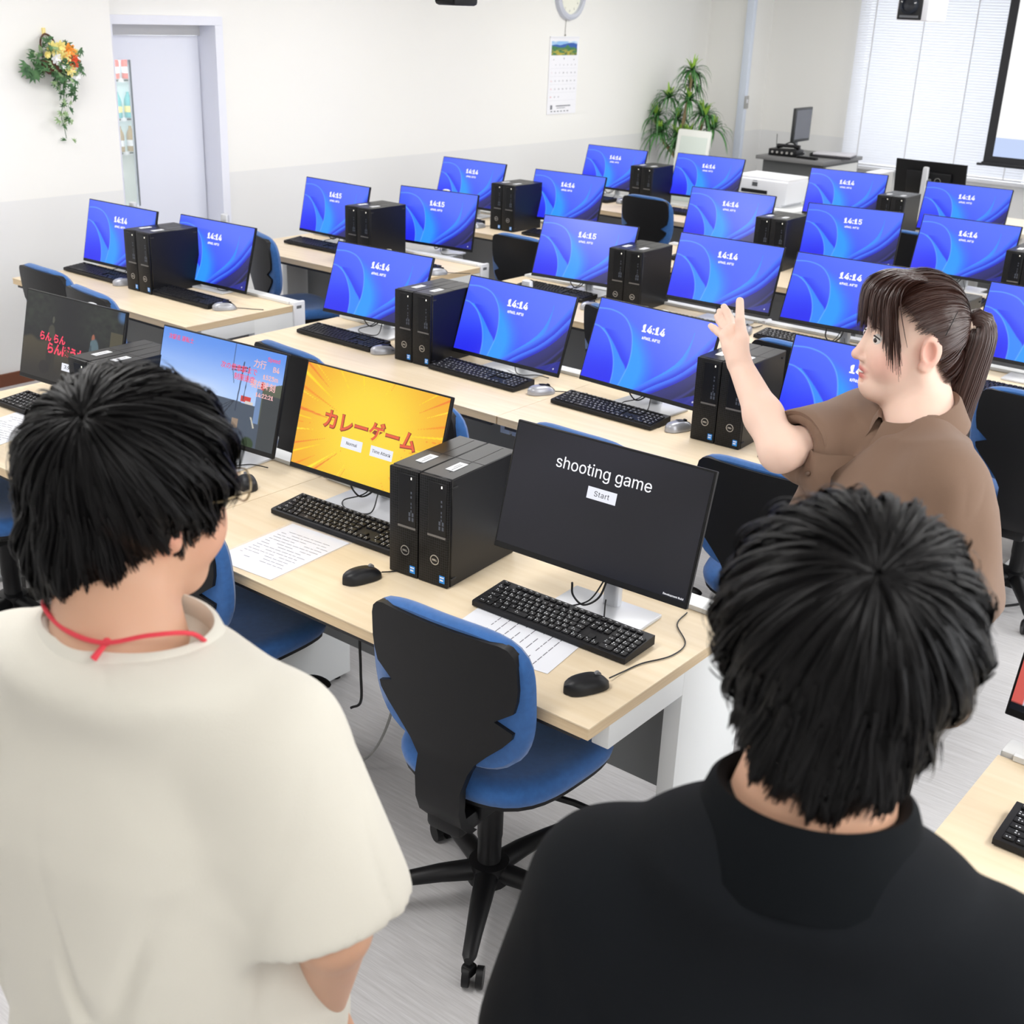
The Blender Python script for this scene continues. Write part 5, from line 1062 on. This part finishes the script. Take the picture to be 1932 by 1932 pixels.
# ---- her shirt
BROWN = mat('brown_twill', (124, 98, 80), .82, bump=(1100, .25), sheen=.12)
S = Solid((.06, -.06, .84), (.88, .76, 1.46), .005).frame(TW, oW); elR = toL(HP['elbow']); sR = np.array((.165, 0, 1.32)); sL = np.array((-.165, 0, 1.32)); eL = np.array((-.198, -.035, 1.075))
S.loft([(.86, 0, .0, .215, .165), (1.0, 0, .0, .215, .165), (1.15, 0, .005, .205, .155), (1.25, 0, .0, .185, .132), (1.32, 0, -.008, .150, .098), (1.365, 0, -.018, .105, .078)], .05)
for e in (-1, 1): S.cone((e * .04, -.02, 1.372), (e * .160, -.005, 1.33), .048, .052, .05)
hemR = sR + (elR - sR) * .80; hemL = sL + (eL - sL) * .90
A = Solid(S.lo, S.lo + S.h * (S.n - 1.5), S.h).frame(TW, oW); A.cone(sR, hemR, .068, .066, .05); A.cone(sL, hemL, .068, .074, .05)
dR = (elR - sR) / np.linalg.norm(elR - sR); dL = (eL - sL) / np.linalg.norm(eL - sL); cut_end(A, hemR, dR, .066); cut_end(A, hemL, dL, .074); S.blend(A, .05)
S.cone(toL(ntW), toL(nbW) + np.array((0, .012, .012)), .054, .056, .012, sub=True); S.cone((0, .06, 1.40), (0, .10, 1.30), .030, .006, .02, sub=True); S.loft([(.82, 0, 0, .195, .145), (.88, 0, 0, .195, .145)], .004, sub=True)
V, F = S.net(); V = relax(V, F, 2)
def fold_w(Pl, Nl):
    v = nz3(Pl @ np.array(Matrix.Rotation(.5, 3, 'Y')), (9, 7, 2.2), 3); u = nz3(Pl, (16, 16, 8), 9); k = np.clip((1.40 - Pl[:, 2]) / .12, 0, 1)
    arm = np.clip((-Pl[:, 0] - .12) / .06, 0, 1); drape = np.sin((Pl[:, 0] * 1.0 + Pl[:, 2] * .35) * 46 + 2.5 * v) * .5 + .5
    return np.maximum(.014 + .028 * v + .008 * u - .020 * drape * (1 - arm) * np.clip((1.30 - Pl[:, 2]) * 6, 0, 1) - .012 * np.exp(-((Pl[:, 0] + .150 - .10 * (Pl[:, 2] - 1.2)) / .014) ** 2) * np.clip((1.27 - Pl[:, 2]) * 8, 0, 1) * (Pl[:, 1] > 0), -.002) * k
V = folds(V, F, TW, oW, fold_w); V = relax(V, F, 1); shirtW = shell_obj('shirt', V, F, w_, BROWN); Vl = (V - oW) @ TW
def front_y(x, z):
    k = (np.abs(Vl[:, 0] - x) < .012) & (np.abs(Vl[:, 2] - z) < .008) & (Vl[:, 1] > 0) & (Vl[:, 1] < np.interp(z, [.9, 1.15, 1.25, 1.33], [.21, .205, .195, .185])); return Vl[k, 1].max() if k.any() else .12
rows = []
for z in np.linspace(1.325, .90, 32):
    y = [front_y(x, z) for x in (.020, .008, -.006, -.018)]; rows.append([TW @ np.array(q) + oW for q in ((.022, y[0] - .003, z), (.020, y[0] + .005, z), (.006, y[1] + .006, z), (-.008, y[2] + .006, z), (-.019, y[3] + .0055, z), (-.020, y[3] - .003, z))])
sm = np.array(rows); sm[1:-1] = (sm[:-2] + sm[1:-1] * 2 + sm[2:]) / 4
grid_part('button_placket', sm, w_, BROWN, close=False)
for z in (1.285, 1.20, 1.11, 1.02, .94):
    p = TW @ np.array((.001, front_y(.0, z) + .0068, z)) + oW - oW; MB().ball(p, (.0055, .0055, .0055)).obj('button', mat('brown_button', (96, 74, 60), .35), w_)
grid_part('collar', neck_ring(TW, oW, (0, -.016, 1.384), .060, .062, [(-.008, -.016), (-.004, .012), (.001, .026), (.007, .030), (.012, .024), (.020, .006), (.029, -.014), (.034, -.024), (.033, -.028)], .022, gap=.16, tip=.042), w_, BROWN, close=False)
rings = []
for k, (dd, rr) in enumerate(((-.028, .0665), (-.026, .0705), (.004, .0715), (.007, .069), (.004, .062), (-.020, .060))):
    z_ = TW @ dR; x_ = np.cross(z_, (0, 0, 1)); x_ /= np.linalg.norm(x_); y_ = np.cross(z_, x_); c_ = TW @ hemR + oW + z_ * dd; rings.append([c_ + rr * (x_ * math.cos(a) + y_ * math.sin(a)) for a in np.linspace(0, 2 * PI, 41)[:-1]])
MB().grid([[Vector(p - oW) for p in r_] for r_ in rings], closev=True).obj('sleeve_cuff', BROWN, w_, smooth=60)
legs(w_, TW, oW, h=.88, hw=.15)
# ================================================================== everything else in the room
# wall flowers
t = thing('flower_basket', 'hanging wall basket with yellow and orange flowers and trailing ivy', 'flower basket', (-5.05, 2.09, 1.70))
WICK = mat('wicker_brown', (92, 58, 44), .8, bump=(90, .8)); LG = mat('ivy_green', (84, 128, 78), .6, var=((40, 40, 40), (44, 84, 48))); LG2 = mat('ivy_pale', (150, 178, 128), .6)
MB().lathe([(.001, -.085), (.03, -.08), (.055, -.055), (.066, -.02), (.068, -.01), (.062, -.01), (.05, -.04)], (.066, -.012, 0), n=20).obj('basket', WICK, t)
MB().tube(catmull([(.03, -.045, .0), (.02, -.045, .08), (.015, -.012, .115), (.02, .03, .085), (.03, .035, .0)], 6), .005, n=6).obj('handle', WICK, t)
MB().box((.006, -.012, .128), (.012, .018, .035), bev=.003).obj('wall_hook', mat('hook_yellow', (246, 226, 150), .5), t)
def leaf_star(mb, c, r, nrm, m, rg, k=5, tip=1.0):
    c = Vector(c); n_ = Vector(nrm).normalized(); a = n_.orthogonal().normalized(); b = n_.cross(a); a0 = rg.uniform(0, 6.28)
    for i in range(k):
        th = a0 + (i - (k - 1) / 2) * 2.1 / max(1, (k - 1)) * 1.3; d = a * math.cos(th) + b * math.sin(th); s_ = n_.cross(d); L_ = r * (1 - .3 * abs(i - (k - 1) / 2) / k)
        mb.grid([[c, c + s_ * .0006], [c + d * L_ * .45 - s_ * L_ * .17 + n_ * .004, c + d * L_ * .45 + s_ * L_ * .17 + n_ * .004], [c + d * L_ - n_ * .004, c + d * L_ + s_ * .0008 - n_ * .004]], m)
rg = random.Random(4); lv = MB(); lv2 = MB()
for i in range(150):
    a = rg.uniform(0, 6.28); rr = rg.uniform(.02, .14); p = (.04 + rg.uniform(.0, .10), -.0 + rr * math.cos(a) * 1.05, .0 + rr * .8 * math.sin(a) - .02); leaf_star(lv if i % 3 else lv2, p, rg.uniform(.022, .042), (rg.uniform(.4, 1), rg.uniform(-.6, .6), rg.uniform(-.2, .9)), None, rg)
for i in range(10): leaf_star(lv, (.05, -.135 + rg.uniform(-.03, .03), -.06 + rg.uniform(-.03, .04)), .045, (1, -.3, .2), None, rg)
vine = catmull([(.06, .03, -.06), (.07, .035, -.14), (.06, .03, -.22), (.045, .02, -.29), (.04, .035, -.36), (.035, .045, -.41)], 8)
for i in range(46): p = vine[min(len(vine) - 1, int(len(vine) * (rg.random() ** 1.5)))]; leaf_star(lv if i % 3 else lv2, (p[0] + rg.uniform(-.02, .03), p[1] + rg.uniform(-.04, .04) * (1 + (p[2] + .41) * 2), p[2] + rg.uniform(-.02, .02)), rg.uniform(.02, .034), (1, rg.uniform(-.6, .6), rg.uniform(-.3, .5)), None, rg)
lv.obj('ivy_leaves', LG, t); lv2.obj('pale_leaves', LG2, t); MB().tube(vine, .0018, n=5).obj('ivy_stem', LG, t)
def flower(c, r, m, nm):
    mb = MB()
    for ring, (k, rr, up) in enumerate(((8, 1, .1), (7, .75, .35), (5, .45, .6))):
        for i in range(k):
            a = 6.283 * i / k + ring * .4; d = Vector((up, math.cos(a), math.sin(a))).normalized(); s_ = Vector((0, -math.sin(a), math.cos(a))); c_ = Vector(c)
            mb.grid([[c_ - s_ * r * .1, c_ + s_ * r * .1], [c_ + d * r * rr * .6 - s_ * r * .27, c_ + d * r * rr * .6 + s_ * r * .27], [c_ + d * r * rr - s_ * r * .12 + Vector((.004, 0, 0)), c_ + d * r * rr + s_ * r * .12 + Vector((.004, 0, 0))]])
    mb.ball(c, r * .2).obj(nm, m, t)
YEL = mat('petal_yellow', (250, 236, 150), .6); ORA = mat('petal_orange', (250, 160, 60), .6); RED = mat('petal_red', (232, 84, 48), .6); WHT = mat('petal_white', (250, 250, 250), .6)
for y, z, r, m in ((-.045, .05, .032, YEL), (.0, .055, .03, YEL), (.02, .005, .036, YEL), (.045, .035, .036, ORA), (.062, -.012, .036, RED), (.05, -.055, .030, YEL), (-.03, .0, .026, WHT), (.075, -.075, .028, WHT), (.085, .03, .018, YEL), (-.08, .02, .016, YEL), (.0, -.03, .022, WHT)): flower((.125, y, z), r * 1.2, m, 'flower')
# clock with a calendar hung below it
t = thing('wall_clock', 'round white wall clock with pale grey rim above the calendar', 'clock', (-5.3, 7.03, 2.13))
rimp = [(.150, .004), (.152, .040), (.172, .046), (.190, .036), (.195, .015), (.194, .0)]
MB().grid([[(z, r * math.cos(2 * PI * k / 40), r * math.sin(2 * PI * k / 40)) for k in range(40)] for r, z in rimp], closev=True).obj('rim', mat('clock_rim', (206, 210, 222), .4), t)
MB().grid([[(.012, r * math.cos(2 * PI * k / 40), r * math.sin(2 * PI * k / 40)) for k in range(40)] for r in (.001, .152)], closev=True).obj('dial', mat('clock_dial', (246, 246, 232), .6), t)
DIGM = mat('dial_grey', (150, 152, 140), .6)
nm_ = MB()
for h in range(12):
    a = PI / 2 - 2 * PI * (h if h else 12) / 12; me = text_mesh(str(h if h else 12), .034, DIGM); o = link('numeral', me, t, (.0135, -.122 * math.cos(a) * -1, .122 * math.sin(a)), (R(90), 0, R(90)))
MB().box((.017, .0, .0), (.002, .008, .008)).box((.017, .025, .03), (.002, .07, .008), rot=Matrix.Rotation(R(-50), 3, 'X')).obj('hour_hand', BLACK, t); MB().box((.019, .035, -.01), (.002, .10, .005), rot=Matrix.Rotation(R(12), 3, 'X')).obj('minute_hand', BLACK, t)
nm_.bm.free()
t = thing('wall_calendar', 'long white wall calendar with mountain photograph hanging under the clock', 'calendar', (-5.3, 6.995, 1.205))
MB().box((.004, 0, .303), (.004, .40, .606)).obj('sheet', mat('calendar_paper', (247, 247, 252), .7), t)
MB().box((.007, 0, .601), (.008, .402, .012)).obj('top_strip', WHITE, t)
def cal_pic(U, V):
    c = mix(L(150, 196, 240) + 0 * U[..., None], L(236, 244, 250), np.clip(vnoise(U, V, 7, 5) * 1.3 - .3, 0, 1)); h1 = .78 + .18 * (vnoise(U, 0 * V, 6, 6) - .5); c = mix(c, L(56, 96, 176), (V < h1 + .18 * (U - .4)) * 1.0); c = mix(c, L(70, 130, 80), sstep(.05, -.05, V - .55 - .2 * vnoise(U, V * 0, 8, 7) + .3 * (U > .6) * (U - .6)))
    c = mix(c, L(190, 176, 70), sstep(.35, .75, vnoise(U, V, 9, 8)) * sstep(.55, .2, V)); return mix(c, L(40, 84, 60), sstep(.6, .8, vnoise(U, V, 15, 9)) * sstep(.6, .4, V) * .7)
u = np.linspace(0, 1, 48); Ug, Vg = np.meshgrid(u, u, indexing='ij'); Cc = np.clip(cal_pic(Ug, Vg), 0, 1); ix = np.arange(48 * 48).reshape(48, 48)
pm = mat('printed_photo', (255, 255, 255), .6, attr='Col')
link('photograph', npmesh('photograph', np.stack([0 * Ug + .0068, (Ug - .5) * .352, .462 + Vg * .108], -1).reshape(-1, 3), np.stack([ix[:-1, :-1], ix[1:, :-1], ix[1:, 1:], ix[:-1, 1:]], -1).reshape(-1, 4), pm, Cc.reshape(-1, 3)), t)
PRN = mat('print_grey', (120, 122, 132), .7); PRR = mat('print_red', (226, 140, 146), .7)
link('month_number', text_mesh('9', .030, PRN), t, (.0068, 0, .435), (R(90), 0, R(90)))
for x, s_ in ((-.14, '8'), (.14, '10')): link('month_number', text_mesh(s_, .018, PRN), t, (.0068, x, .428), (R(90), 0, R(90)))
for d in range(1, 31):
    q = d + 0; r_, c_ = divmod(q, 7); link('day_number', text_mesh(str(d), .021, PRR if c_ == 0 else PRN), t, (.0068, -.162 + c_ * .054, .388 - r_ * .063), (R(90), 0, R(90)))
for z in (.36, .297, .234, .171, .108): MB().box((.0064, 0, z), (.0006, .36, .0012)).obj('ruled_line', mat('rule_grey', (214, 216, 224), .7), t)
mb = MB().box((.0066, -.145, .055), (.0008, .026, .034)).box((.0066, .02, .064), (.0008, .20, .008)).box((.0066, -.01, .048), (.0008, .12, .004))
for k in range(6): mb.box((.0066, -.14 + k * .045, .022), (.0008, .022, .008))
mb.obj('footer_print', PRN, t)
MB().tube([(.008, 0, .606), (.006, 0, .66), (.006, .005, .735)], .0018, n=5).ball((.008, 0, .617), .006).obj('hanging_string', mat('string_grey', (120, 116, 110), .7), t)

# plant in the corner
t = thing('potted_plant', 'tall green potted dracaena in the far corner of the room', 'plant', (-4.95, 8.45, 0)); rg = random.Random(9)
MB().lathe([(.001, .0), (.13, .0), (.16, .30), (.165, .30), (.165, .33), (.15, .33), (.145, .28), (.001, .28)], n=28).obj('pot', mat('pot_white', (226, 224, 218), .5), t)
MB().lathe([(.001, .292), (.146, .285)], n=28).obj('soil', mat('soil', (58, 44, 36), .9), t)
CROWN = [(.03, -.02, 1.55), (.0, .03, 1.42), (-.20, .0, 1.30), (.05, -.06, 1.30), (-.30, -.03, 1.12), (.14, .05, 1.18), (.20, -.02, 1.16), (-.12, .04, 1.12), (-.02, -.08, .98), (.27, .03, 1.06), (-.08, .02, .92), (.10, -.10, 1.0), (-.22, -.08, 1.0)]
DG, YG = mat('leaf_dark', (88, 142, 78), .45, var=((30, 30, 30), (58, 112, 58))), mat('leaf_fresh', (164, 206, 84), .45)
for i, (x, y, z) in enumerate(CROWN):
    b = MB(); y2 = MB()
    for k in range(58):
        a = rg.uniform(0, 6.283); el = rg.uniform(-.2, 1.35); ln = rg.uniform(.16, .30) * (1 - .35 * max(0, el - .6)); w = rg.uniform(.008, .013); d = Vector((math.cos(a), math.sin(a), 0)); pts = []
        for s in range(8):
            u = s / 7; hz = math.cos(el) * u * ln * (1 - .25 * u * u); vz = math.sin(el) * u * ln - ln * .62 * u ** 2.2 * (1.2 - .5 * max(0, el)); q_ = Vector((x, y, z)) + d * hz + Vector((0, 0, vz)); q_.x = max(q_.x, -.33); pts.append(q_)
        sd = Vector((-d.y, d.x, 0)); (y2 if el > .95 else b).grid([[p - sd * w * (1 - (j / 7) ** 2.5) + Vector((0, 0, .002)), p, p + sd * w * (1 - (j / 7) ** 2.5) + Vector((0, 0, .002))] for j, p in enumerate(pts)])
    b.obj('leaf_rosette', DG, t)
    if len(y2.bm.verts): y2.obj('young_leaves', YG, t)
    else: y2.bm.free()
for i in range(4):
    x, y, z = CROWN[(0, 4, 6, 8)[i]]; MB().tube(catmull([((i - 1.5) * .04, .02 * (i % 2), .28), ((i - 1.5) * .05, .0, .7), (x * .75, y, z - .18), (x, y, z)], 6), [.017] * 12 + [.012] * 7, n=8).obj('trunk', mat('trunk_tan', (168, 146, 110), .8, bump=(60, .6)), t)
# leaning white board beside it
t = thing('notice_stand', 'white framed board on a stand leaning before the potted plant', 'notice stand', (-4.70, 8.06, 0)); rt = (R(-9), 0, 0)
MB().box((0, 0, .75), (.34, .03, .66), bev=.02).obj('frame', mat('frame_cream', (236, 238, 232), .45), t, (0, -.02, 0), rt)
pn = MB().box((.01, -.0165, .74), (.27, .006, .56), bev=.004).obj('panel', mat('panel_pale_green', (216, 226, 218), .5), t, (0, -.02, 0), rt)
mb = MB()
for k in range(9): mb.box((-.08, -.021, .55 + .04 * k), (.010, .001, .016))
mb.obj('markings', mat('marking_grey', (176, 186, 180), .6), pn, (0, 0, 0))
MB().box((-.13, .06, .22), (.025, .025, .44)).box((.13, .06, .22), (.025, .025, .44)).box((0, .07, .015), (.34, .26, .03), bev=.008).obj('stand', MATS['frame_cream'], t)
# switch plate on the pipe cover
t = thing('wall_switch', 'grey switch plate beside the white pipe in the far corner', 'switch', (-4.81, 9.3, 1.26)); MB().box((.012, -.03, 0), (.012, .07, .115), bev=.004).obj('plate', mat('plate_grey', (170, 170, 168), .4), t); MB().box((.02, -.03, .01), (.006, .022, .034), bev=.002).obj('toggle', WHITE, t); MB().box((-.03, -.02, -.005), (.08, .03, .13), bev=.004).obj('back_box', WHITE, t)

# lectern and what lies on it
LE = (-3.81, 8.75); GREYD = mat('lectern_grey', (92, 94, 94), .5); GREYT = mat('lectern_top', (112, 112, 112), .45)
t = thing('lectern', 'dark grey lectern cabinet in front of the window', 'lectern', (LE[0], LE[1], 0))
MB().box((-.015, .02, .435), (.58, .70, .87), bev=.004).obj('cabinet', GREYD, t); MB().box((-.015, -.02, .886), (.64, .80, .032), bev=.004).obj('top', GREYT, t); MB().box((.279, .02, .45), (.008, .64, .80), bev=.002).obj('door', mat('lectern_door', (214, 214, 210), .5), t); MB().box((.288, -.2, .5), (.012, .012, .12), bev=.003).obj('handle', CHROME, t)
zt = .902
def on_lect(name, label, cat, x, y, rz=0): return thing(name, label, cat, (LE[0] + x, LE[1] + y, zt), R(rz))
t = on_lect('computer_monitor', 'small dark monitor seen nearly edge-on on the grey lectern', 'monitor', -.17, .06, 93)
MB().box((0, 0, .245), (.36, .03, .29), bev=.006).obj('panel', mat('dark_frame', (44, 46, 46), .45), t); MB().box((0, -.016, .248), (.325, .002, .245)).obj('screen', mat('screen_off', (84, 86, 94), .25), t); MB().box((0, .04, .13), (.05, .02, .22), bev=.005, rot=Matrix.Rotation(R(-8), 3, 'X')).obj('stand_column', GREYP, t); MB().lathe([(.001, .012), (.09, .01), (.095, 0)], (0, .03, 0), n=24).obj('stand_base', GREYP, t)
t = on_lect('av_controller', 'black control box with knobs at the left front of the lectern', 'control box', -.14, -.24, 4); MB().box((0, 0, .03), (.26, .16, .055), bev=.005).obj('case', BLACK, t)
for k in range(5): MB().cyl((-.09 + .045 * k, -.08, .032), (-.09 + .045 * k, -.092, .032), .010).obj('knob', CHROME, t)
MB().tube([(-.115, .05, .05), (-.125, .06, .17)], .003, n=6).obj('antenna', BLACK, t)
t = on_lect('telephone_handset', 'black handset lying on the control box of the lectern', 'handset', -.12, -.24, 8); t.location.z += .058
MB().tube([(-.10, 0, .018), (-.05, 0, .026), (.05, 0, .026), (.10, 0, .018)], [.022, .015, .015, .022], n=10).obj('body', BLACK, t)
t = on_lect('microphone_cable', 'black cable looping at the left of the lectern top', 'cable', -.24, -.05); MB().tube(catmull([(.0, -.12, .01), (-.03, -.02, .05), (.02, .06, .09), (.10, .10, .03), (.16, .04, .005)], 8), .006, n=6).obj('cord', CABLEM, t)
o = dup(MB_, (LE[0] + .06, LE[1] - .06, zt), R(-80), 'black mouse beside the closed laptop on the grey lectern'); 
if 'group' in o: del o['group']
t = on_lect('laptop', 'closed dark laptop with pale lid on the grey lectern', 'laptop', .19, .04, 12); MB().box((0, 0, .012), (.33, .24, .02), bev=.004).obj('base', mat('laptop_dark', (46, 44, 50), .45), t); MB().box((0, 0, .031), (.33, .24, .016), bev=.004).obj('lid', mat('laptop_lid', (206, 204, 210), .35), t)
t = on_lect('remote_control', 'black remote control on the front edge of the lectern', 'remote control', .10, -.31, 86); MB().box((0, 0, .011), (.05, .19, .022), bev=.006).obj('body', BLACK, t); MB().box((0, .02, .0226), (.03, .1, .001)).obj('buttons', GREYP, t)
# printer on its table
t = thing('printer_table', 'low white table under the printer', 'table', (-3.36, 7.12, 0)); MB().box((0, 0, .680), (.72, .56, .03), bev=.004).obj('tabletop', STEEL, t)
for x in (-.33, .33):
    for y in (-.25, .25): MB().box((x, y, .3325), (.035, .035, .665)).obj('leg', STEEL, t)
PRW = mat('printer_white', (240, 242, 248), .4)
t = thing('printer', 'white inkjet printer with small grey display beside the blue lock screen', 'printer', (-3.36, 7.13, .695))
MB().box((0, 0, .105), (.46, .36, .17), bev=.012).obj('body', PRW, t); MB().box((0, .01, .197), (.45, .34, .022), bev=.006).obj('scanner_lid', mat('printer_lid', (247, 248, 252), .35), t); MB().box((.0, -.02, .012), (.40, .34, .024), bev=.004).obj('paper_tray', mat('tray_grey', (222, 224, 230), .5), t)
MB().box((-.04, -.181, .100), (.22, .004, .026)).obj('output_slot', mat('slot_black', (14, 14, 16), .6), t); MB().box((-.04, -.1815, .152), (.045, .004, .03), bev=.001, seg=1).obj('display', mat('display_grey', (96, 98, 102), .3), t); MB().box((-.04, -.1815, .178), (.035, .002, .004)).obj('maker_print', PRN, t); MB().box((.12, -.1815, .052), (.026, .002, .006)).box((.12, -.1815, .066), (.008, .002, .012)).obj('logo_print', PRN, t)
# teacher's desk below the projection screen
t = thing('teacher_desk', 'pale teacher desk under the monitor seen from behind', 'desk', (-2.2, 7.62, 0)); MB().box((0, 0, DH - .016), (1.5, .72, .03), bev=.003).obj('tabletop', mat('pale_top', (224, 216, 200), .5), t); MB().box((0, -.30, .38), (1.44, .02, .56)).obj('front_panel', mat('pale_panel', (206, 202, 196), .5), t)
for x in (-.72, .72): MB().box((x, 0, .335), (.03, .66, .67)).obj('side_panel', MATS['pale_panel'], t)
t = thing('storage_box', 'pale grey box standing beside the monitor seen from behind', 'box', (-2.70, 7.62, DH)); MB().box((0, 0, .13), (.10, .28, .26), bev=.008).obj('body', mat('box_grey', (206, 206, 204), .5), t); MB().box((0, 0, .263), (.106, .286, .012), bev=.004).obj('lid', WHITE, t)
t = thing('tissue_box', 'pale carton standing between the last two lock screens of the back row', 'box', (-.98, 6.75, DH)); MB().box((0, 0, .14), (.16, .16, .28), bev=.006).obj('body', mat('carton_cream', (214, 204, 186), .7), t); MB().box((0, -.0, .282), (.12, .10, .004)).obj('flap', WHITE, t)
# projector and speaker on ceiling mounts
t = thing('projector', 'white ceiling projector with black lens bay at the top of the picture', 'projector', (-1.543, 5.06, 2.05))
MB().box((0, 0, .075), (.175, .26, .15), bev=.012).obj('housing', WHITE, t); MB().box((-.012, -.132, .07), (.13, .01, .13), bev=.004).obj('lens_bay', mat('bay_black', (26, 27, 30), .4), t)
ln = MB().grid([[(-.012 + r * math.cos(2 * PI * k / 24), -.136 - d, .075 + r * math.sin(2 * PI * k / 24)) for k in range(24)] for r, d in ((.045, 0), (.045, .03), (.034, .034), (.030, .02), (.001, .024))], closev=True).obj('lens', mat('lens_glass', (40, 44, 52), .08), t); MB().box((-.012, -.14, .02), (.10, .006, .012)).obj('vent', GREYP, t)
MB().cyl((0, 0, .15), (0, 0, CEIL - 2.05 + .01), .022).box((0, 0, CEIL - 2.05), (.14, .14, .02)).obj('ceiling_pole', WHITE, t)
t = thing('ceiling_speaker', 'black speaker hanging from the ceiling at the top of the picture', 'speaker', (-1.98, 1.82, 2.045)); MB().box((0, 0, .065), (.10, .13, .13), bev=.012).obj('cabinet', BLACK, t); MB().box((0, -.066, .065), (.085, .004, .11), bev=.001, seg=1).obj('grille', MATTE, t); MB().cyl((0, 0, .13), (0, 0, CEIL - 2.045 + .01), .012).obj('ceiling_pole', BLACK, t)
# vending machine seen through the glass strip of the door
t = thing('vending_machine', 'drinks vending machine seen through the glass strip of the door', 'vending machine', (-6.35, 3.05, 0), R(90))
MB().box((0, .3, .93), (1.0, .6, 1.84), bev=.01).obj('cabinet', mat('vending_white', (222, 228, 226), .4), t)
rows = [(1.60, (214, 110, 104), 'red'), (1.35, (96, 178, 184), 'teal'), (1.13, (170, 142, 96), 'tan')]; DISP = mat('display_light', (206, 224, 228), .5, emit=.25)
MB().box((0, -.003, 1.37), (.9, .006, .72)).obj('display_window', DISP, t)
for z, c, nm in rows:
    bm_ = mat('bottle_' + nm, c, .3); cap = mat('cap_' + nm, (240, 240, 240), .4)
    MB().box((0, -.012, z - .125), (.9, .03, .024)).obj('price_strip', WHITE, t)
    for k in range(11):
        x = -.41 + k * .082; b = MB().lathe([(.001, 0), (.027, 0), (.027, .10), (.022, .125), (.010, .15), (.010, .165), (.001, .165)], (x, -.03, z - .112), n=14).obj('drink_bottle', bm_, t)
        MB().lathe([(.0275, .035), (.0275, .075)], (x, -.03, z - .112), n=14).obj('bottle_label', YEL if nm == 'teal' else WHITE, b); MB().box((x, -.028, z - .125), (.03, .004, .009)).obj('price_button', BLACK, t)
pp = MB().box((-.04, -.006, .92), (.30, .01, .26)).obj('poster', mat('poster_red', (206, 66, 84), .5), t)
link('poster_text', text_mesh('つめたい', .05, WHITE, bold=.001), pp, (-.04, -.012, .96), (R(90), R(90), 0)); MB().box((-.04, -.0125, 1.02), (.2, .001, .02)).obj('poster_stripe', YEL, pp)
MB().box((0, -.006, .62), (.62, .012, .2), bev=.004).obj('pickup_flap', mat('flap_dark', (96, 112, 110), .25), t); MB().box((0, -.014, .54), (.66, .03, .02), bev=.004).obj('flap_ledge', GREYP, t)

# papers and cables on the front desks
PAPER = mat('paper_white', (240, 242, 248), .6)
def sheet(x, y, a, label, lines, seed, sleeve=False):
    t = thing('paper_sheet', label, 'paper', (x, y, DH), R(a)); MB().box((0, 0, .0012), (.21, .297, .0006)).obj('sheet', PAPER, t); mb = MB(); rg = random.Random(seed)
    for k in range(lines):
        yy = .10 - k * .20 / lines; xx = -.085
        while xx < .075:
            w = rg.uniform(.008, .03)
            if rg.random() < .82: mb.box((xx + w / 2, yy, .0017), (w, .0022, .0002))
            xx += w + .004
    mb.obj('printed_lines', mat('print_ink', (112, 112, 122), .7), t)
    if sleeve:
        MB().box((0, .004, .0022), (.226, .312, .0006)).obj('clear_sleeve', mat('clear_film', (250, 250, 255), .08, alpha=.12), t)
    return t
sheet(-1.115, .168, 4, 'printed sheet in a clear sleeve in front of the yellow game keyboard', 13, 1, True)
sheet(-.36, .205, -82, 'printed sheet lying half under the keyboard of the shooting game', 8, 2)
sheet(-2.50, .20, 12, 'printed sheet at the left edge before the night game keyboard', 12, 3)
t = thing('mouse_cable', 'thin black mouse cord winding across the right end of the front desk', 'cable', (-.08, .19, DH)); MB().tube(catmull([(-.0, -.0, .008), (.002, .05, .003), (.012, .11, .003), (.042, .185, .003), (.035, .26, .003), (-.03, .33, .003), (-.045, .40, .003)], 8), .0017, n=6).obj('cord', CABLEM, t)
t = thing('mouse_cable', 'short black mouse cord running from the mouse to the front towers', 'cable', (-.82, .24, DH)); MB().tube(catmull([(0, 0, .008), (.01, .03, .003), (.03, .07, .003), (.02, .14, .003), (.03, .2, .003)], 8), .0017, n=6).obj('cord', CABLEM, t)
t = thing('power_cable', 'black power cable with bare hook end hanging below the front desk', 'cable', (-1.02, .36, 0)); MB().tube(catmull([(-.02, .06, .60), (-.03, .03, .42), (.0, 0, .30), (.03, -.03, .22), (.0, -.04, .19)], 8), .004, n=6).obj('cord', CABLEM, t)
t = thing('power_cable', 'grey power cable dropping from the front desk to the floor', 'cable', (-.9, .35, 0)); MB().tube(catmull([(.05, .05, .66), (.04, .02, .4), (.0, -.02, .15), (-.10, -.03, .02), (-.3, .06, .006), (-.52, .12, .006)], 8), .004, n=6).obj('cord', mat('cable_grey', (150, 150, 148), .5), t)
t = thing('power_cable', 'thin dark cable hanging behind the right end of the shooting game monitor', 'cable', (-.14, .72, 0)); MB().tube(catmull([(-.02, -.03, .70), (.01, .03, .5), (.03, .06, .25), (.10, .10, .01)], 8), .0035, n=6).obj('cord', CABLEM, t)
t = thing('power_cable', 'black cable on the floor by the chair behind the ponytail', 'cable', (.12, 2.85, 0)); MB().tube(catmull([(.12, .12, .36), (.14, .02, .2), (.04, -.12, .06), (-.1, -.2, .006)], 8), .005, n=6).obj('cord', CABLEM, t)
t = thing('ac_adapter', 'small white adapter with black cable beside the third row screen at the raised hand', 'adapter', (-1.89, 3.17, DH)); MB().box((0, 0, .013), (.10, .06, .026), bev=.004).obj('body', WHITE, t); MB().box((-.035, .0, .035), (.022, .022, .022), bev=.003).obj('plug', WHITE, t)
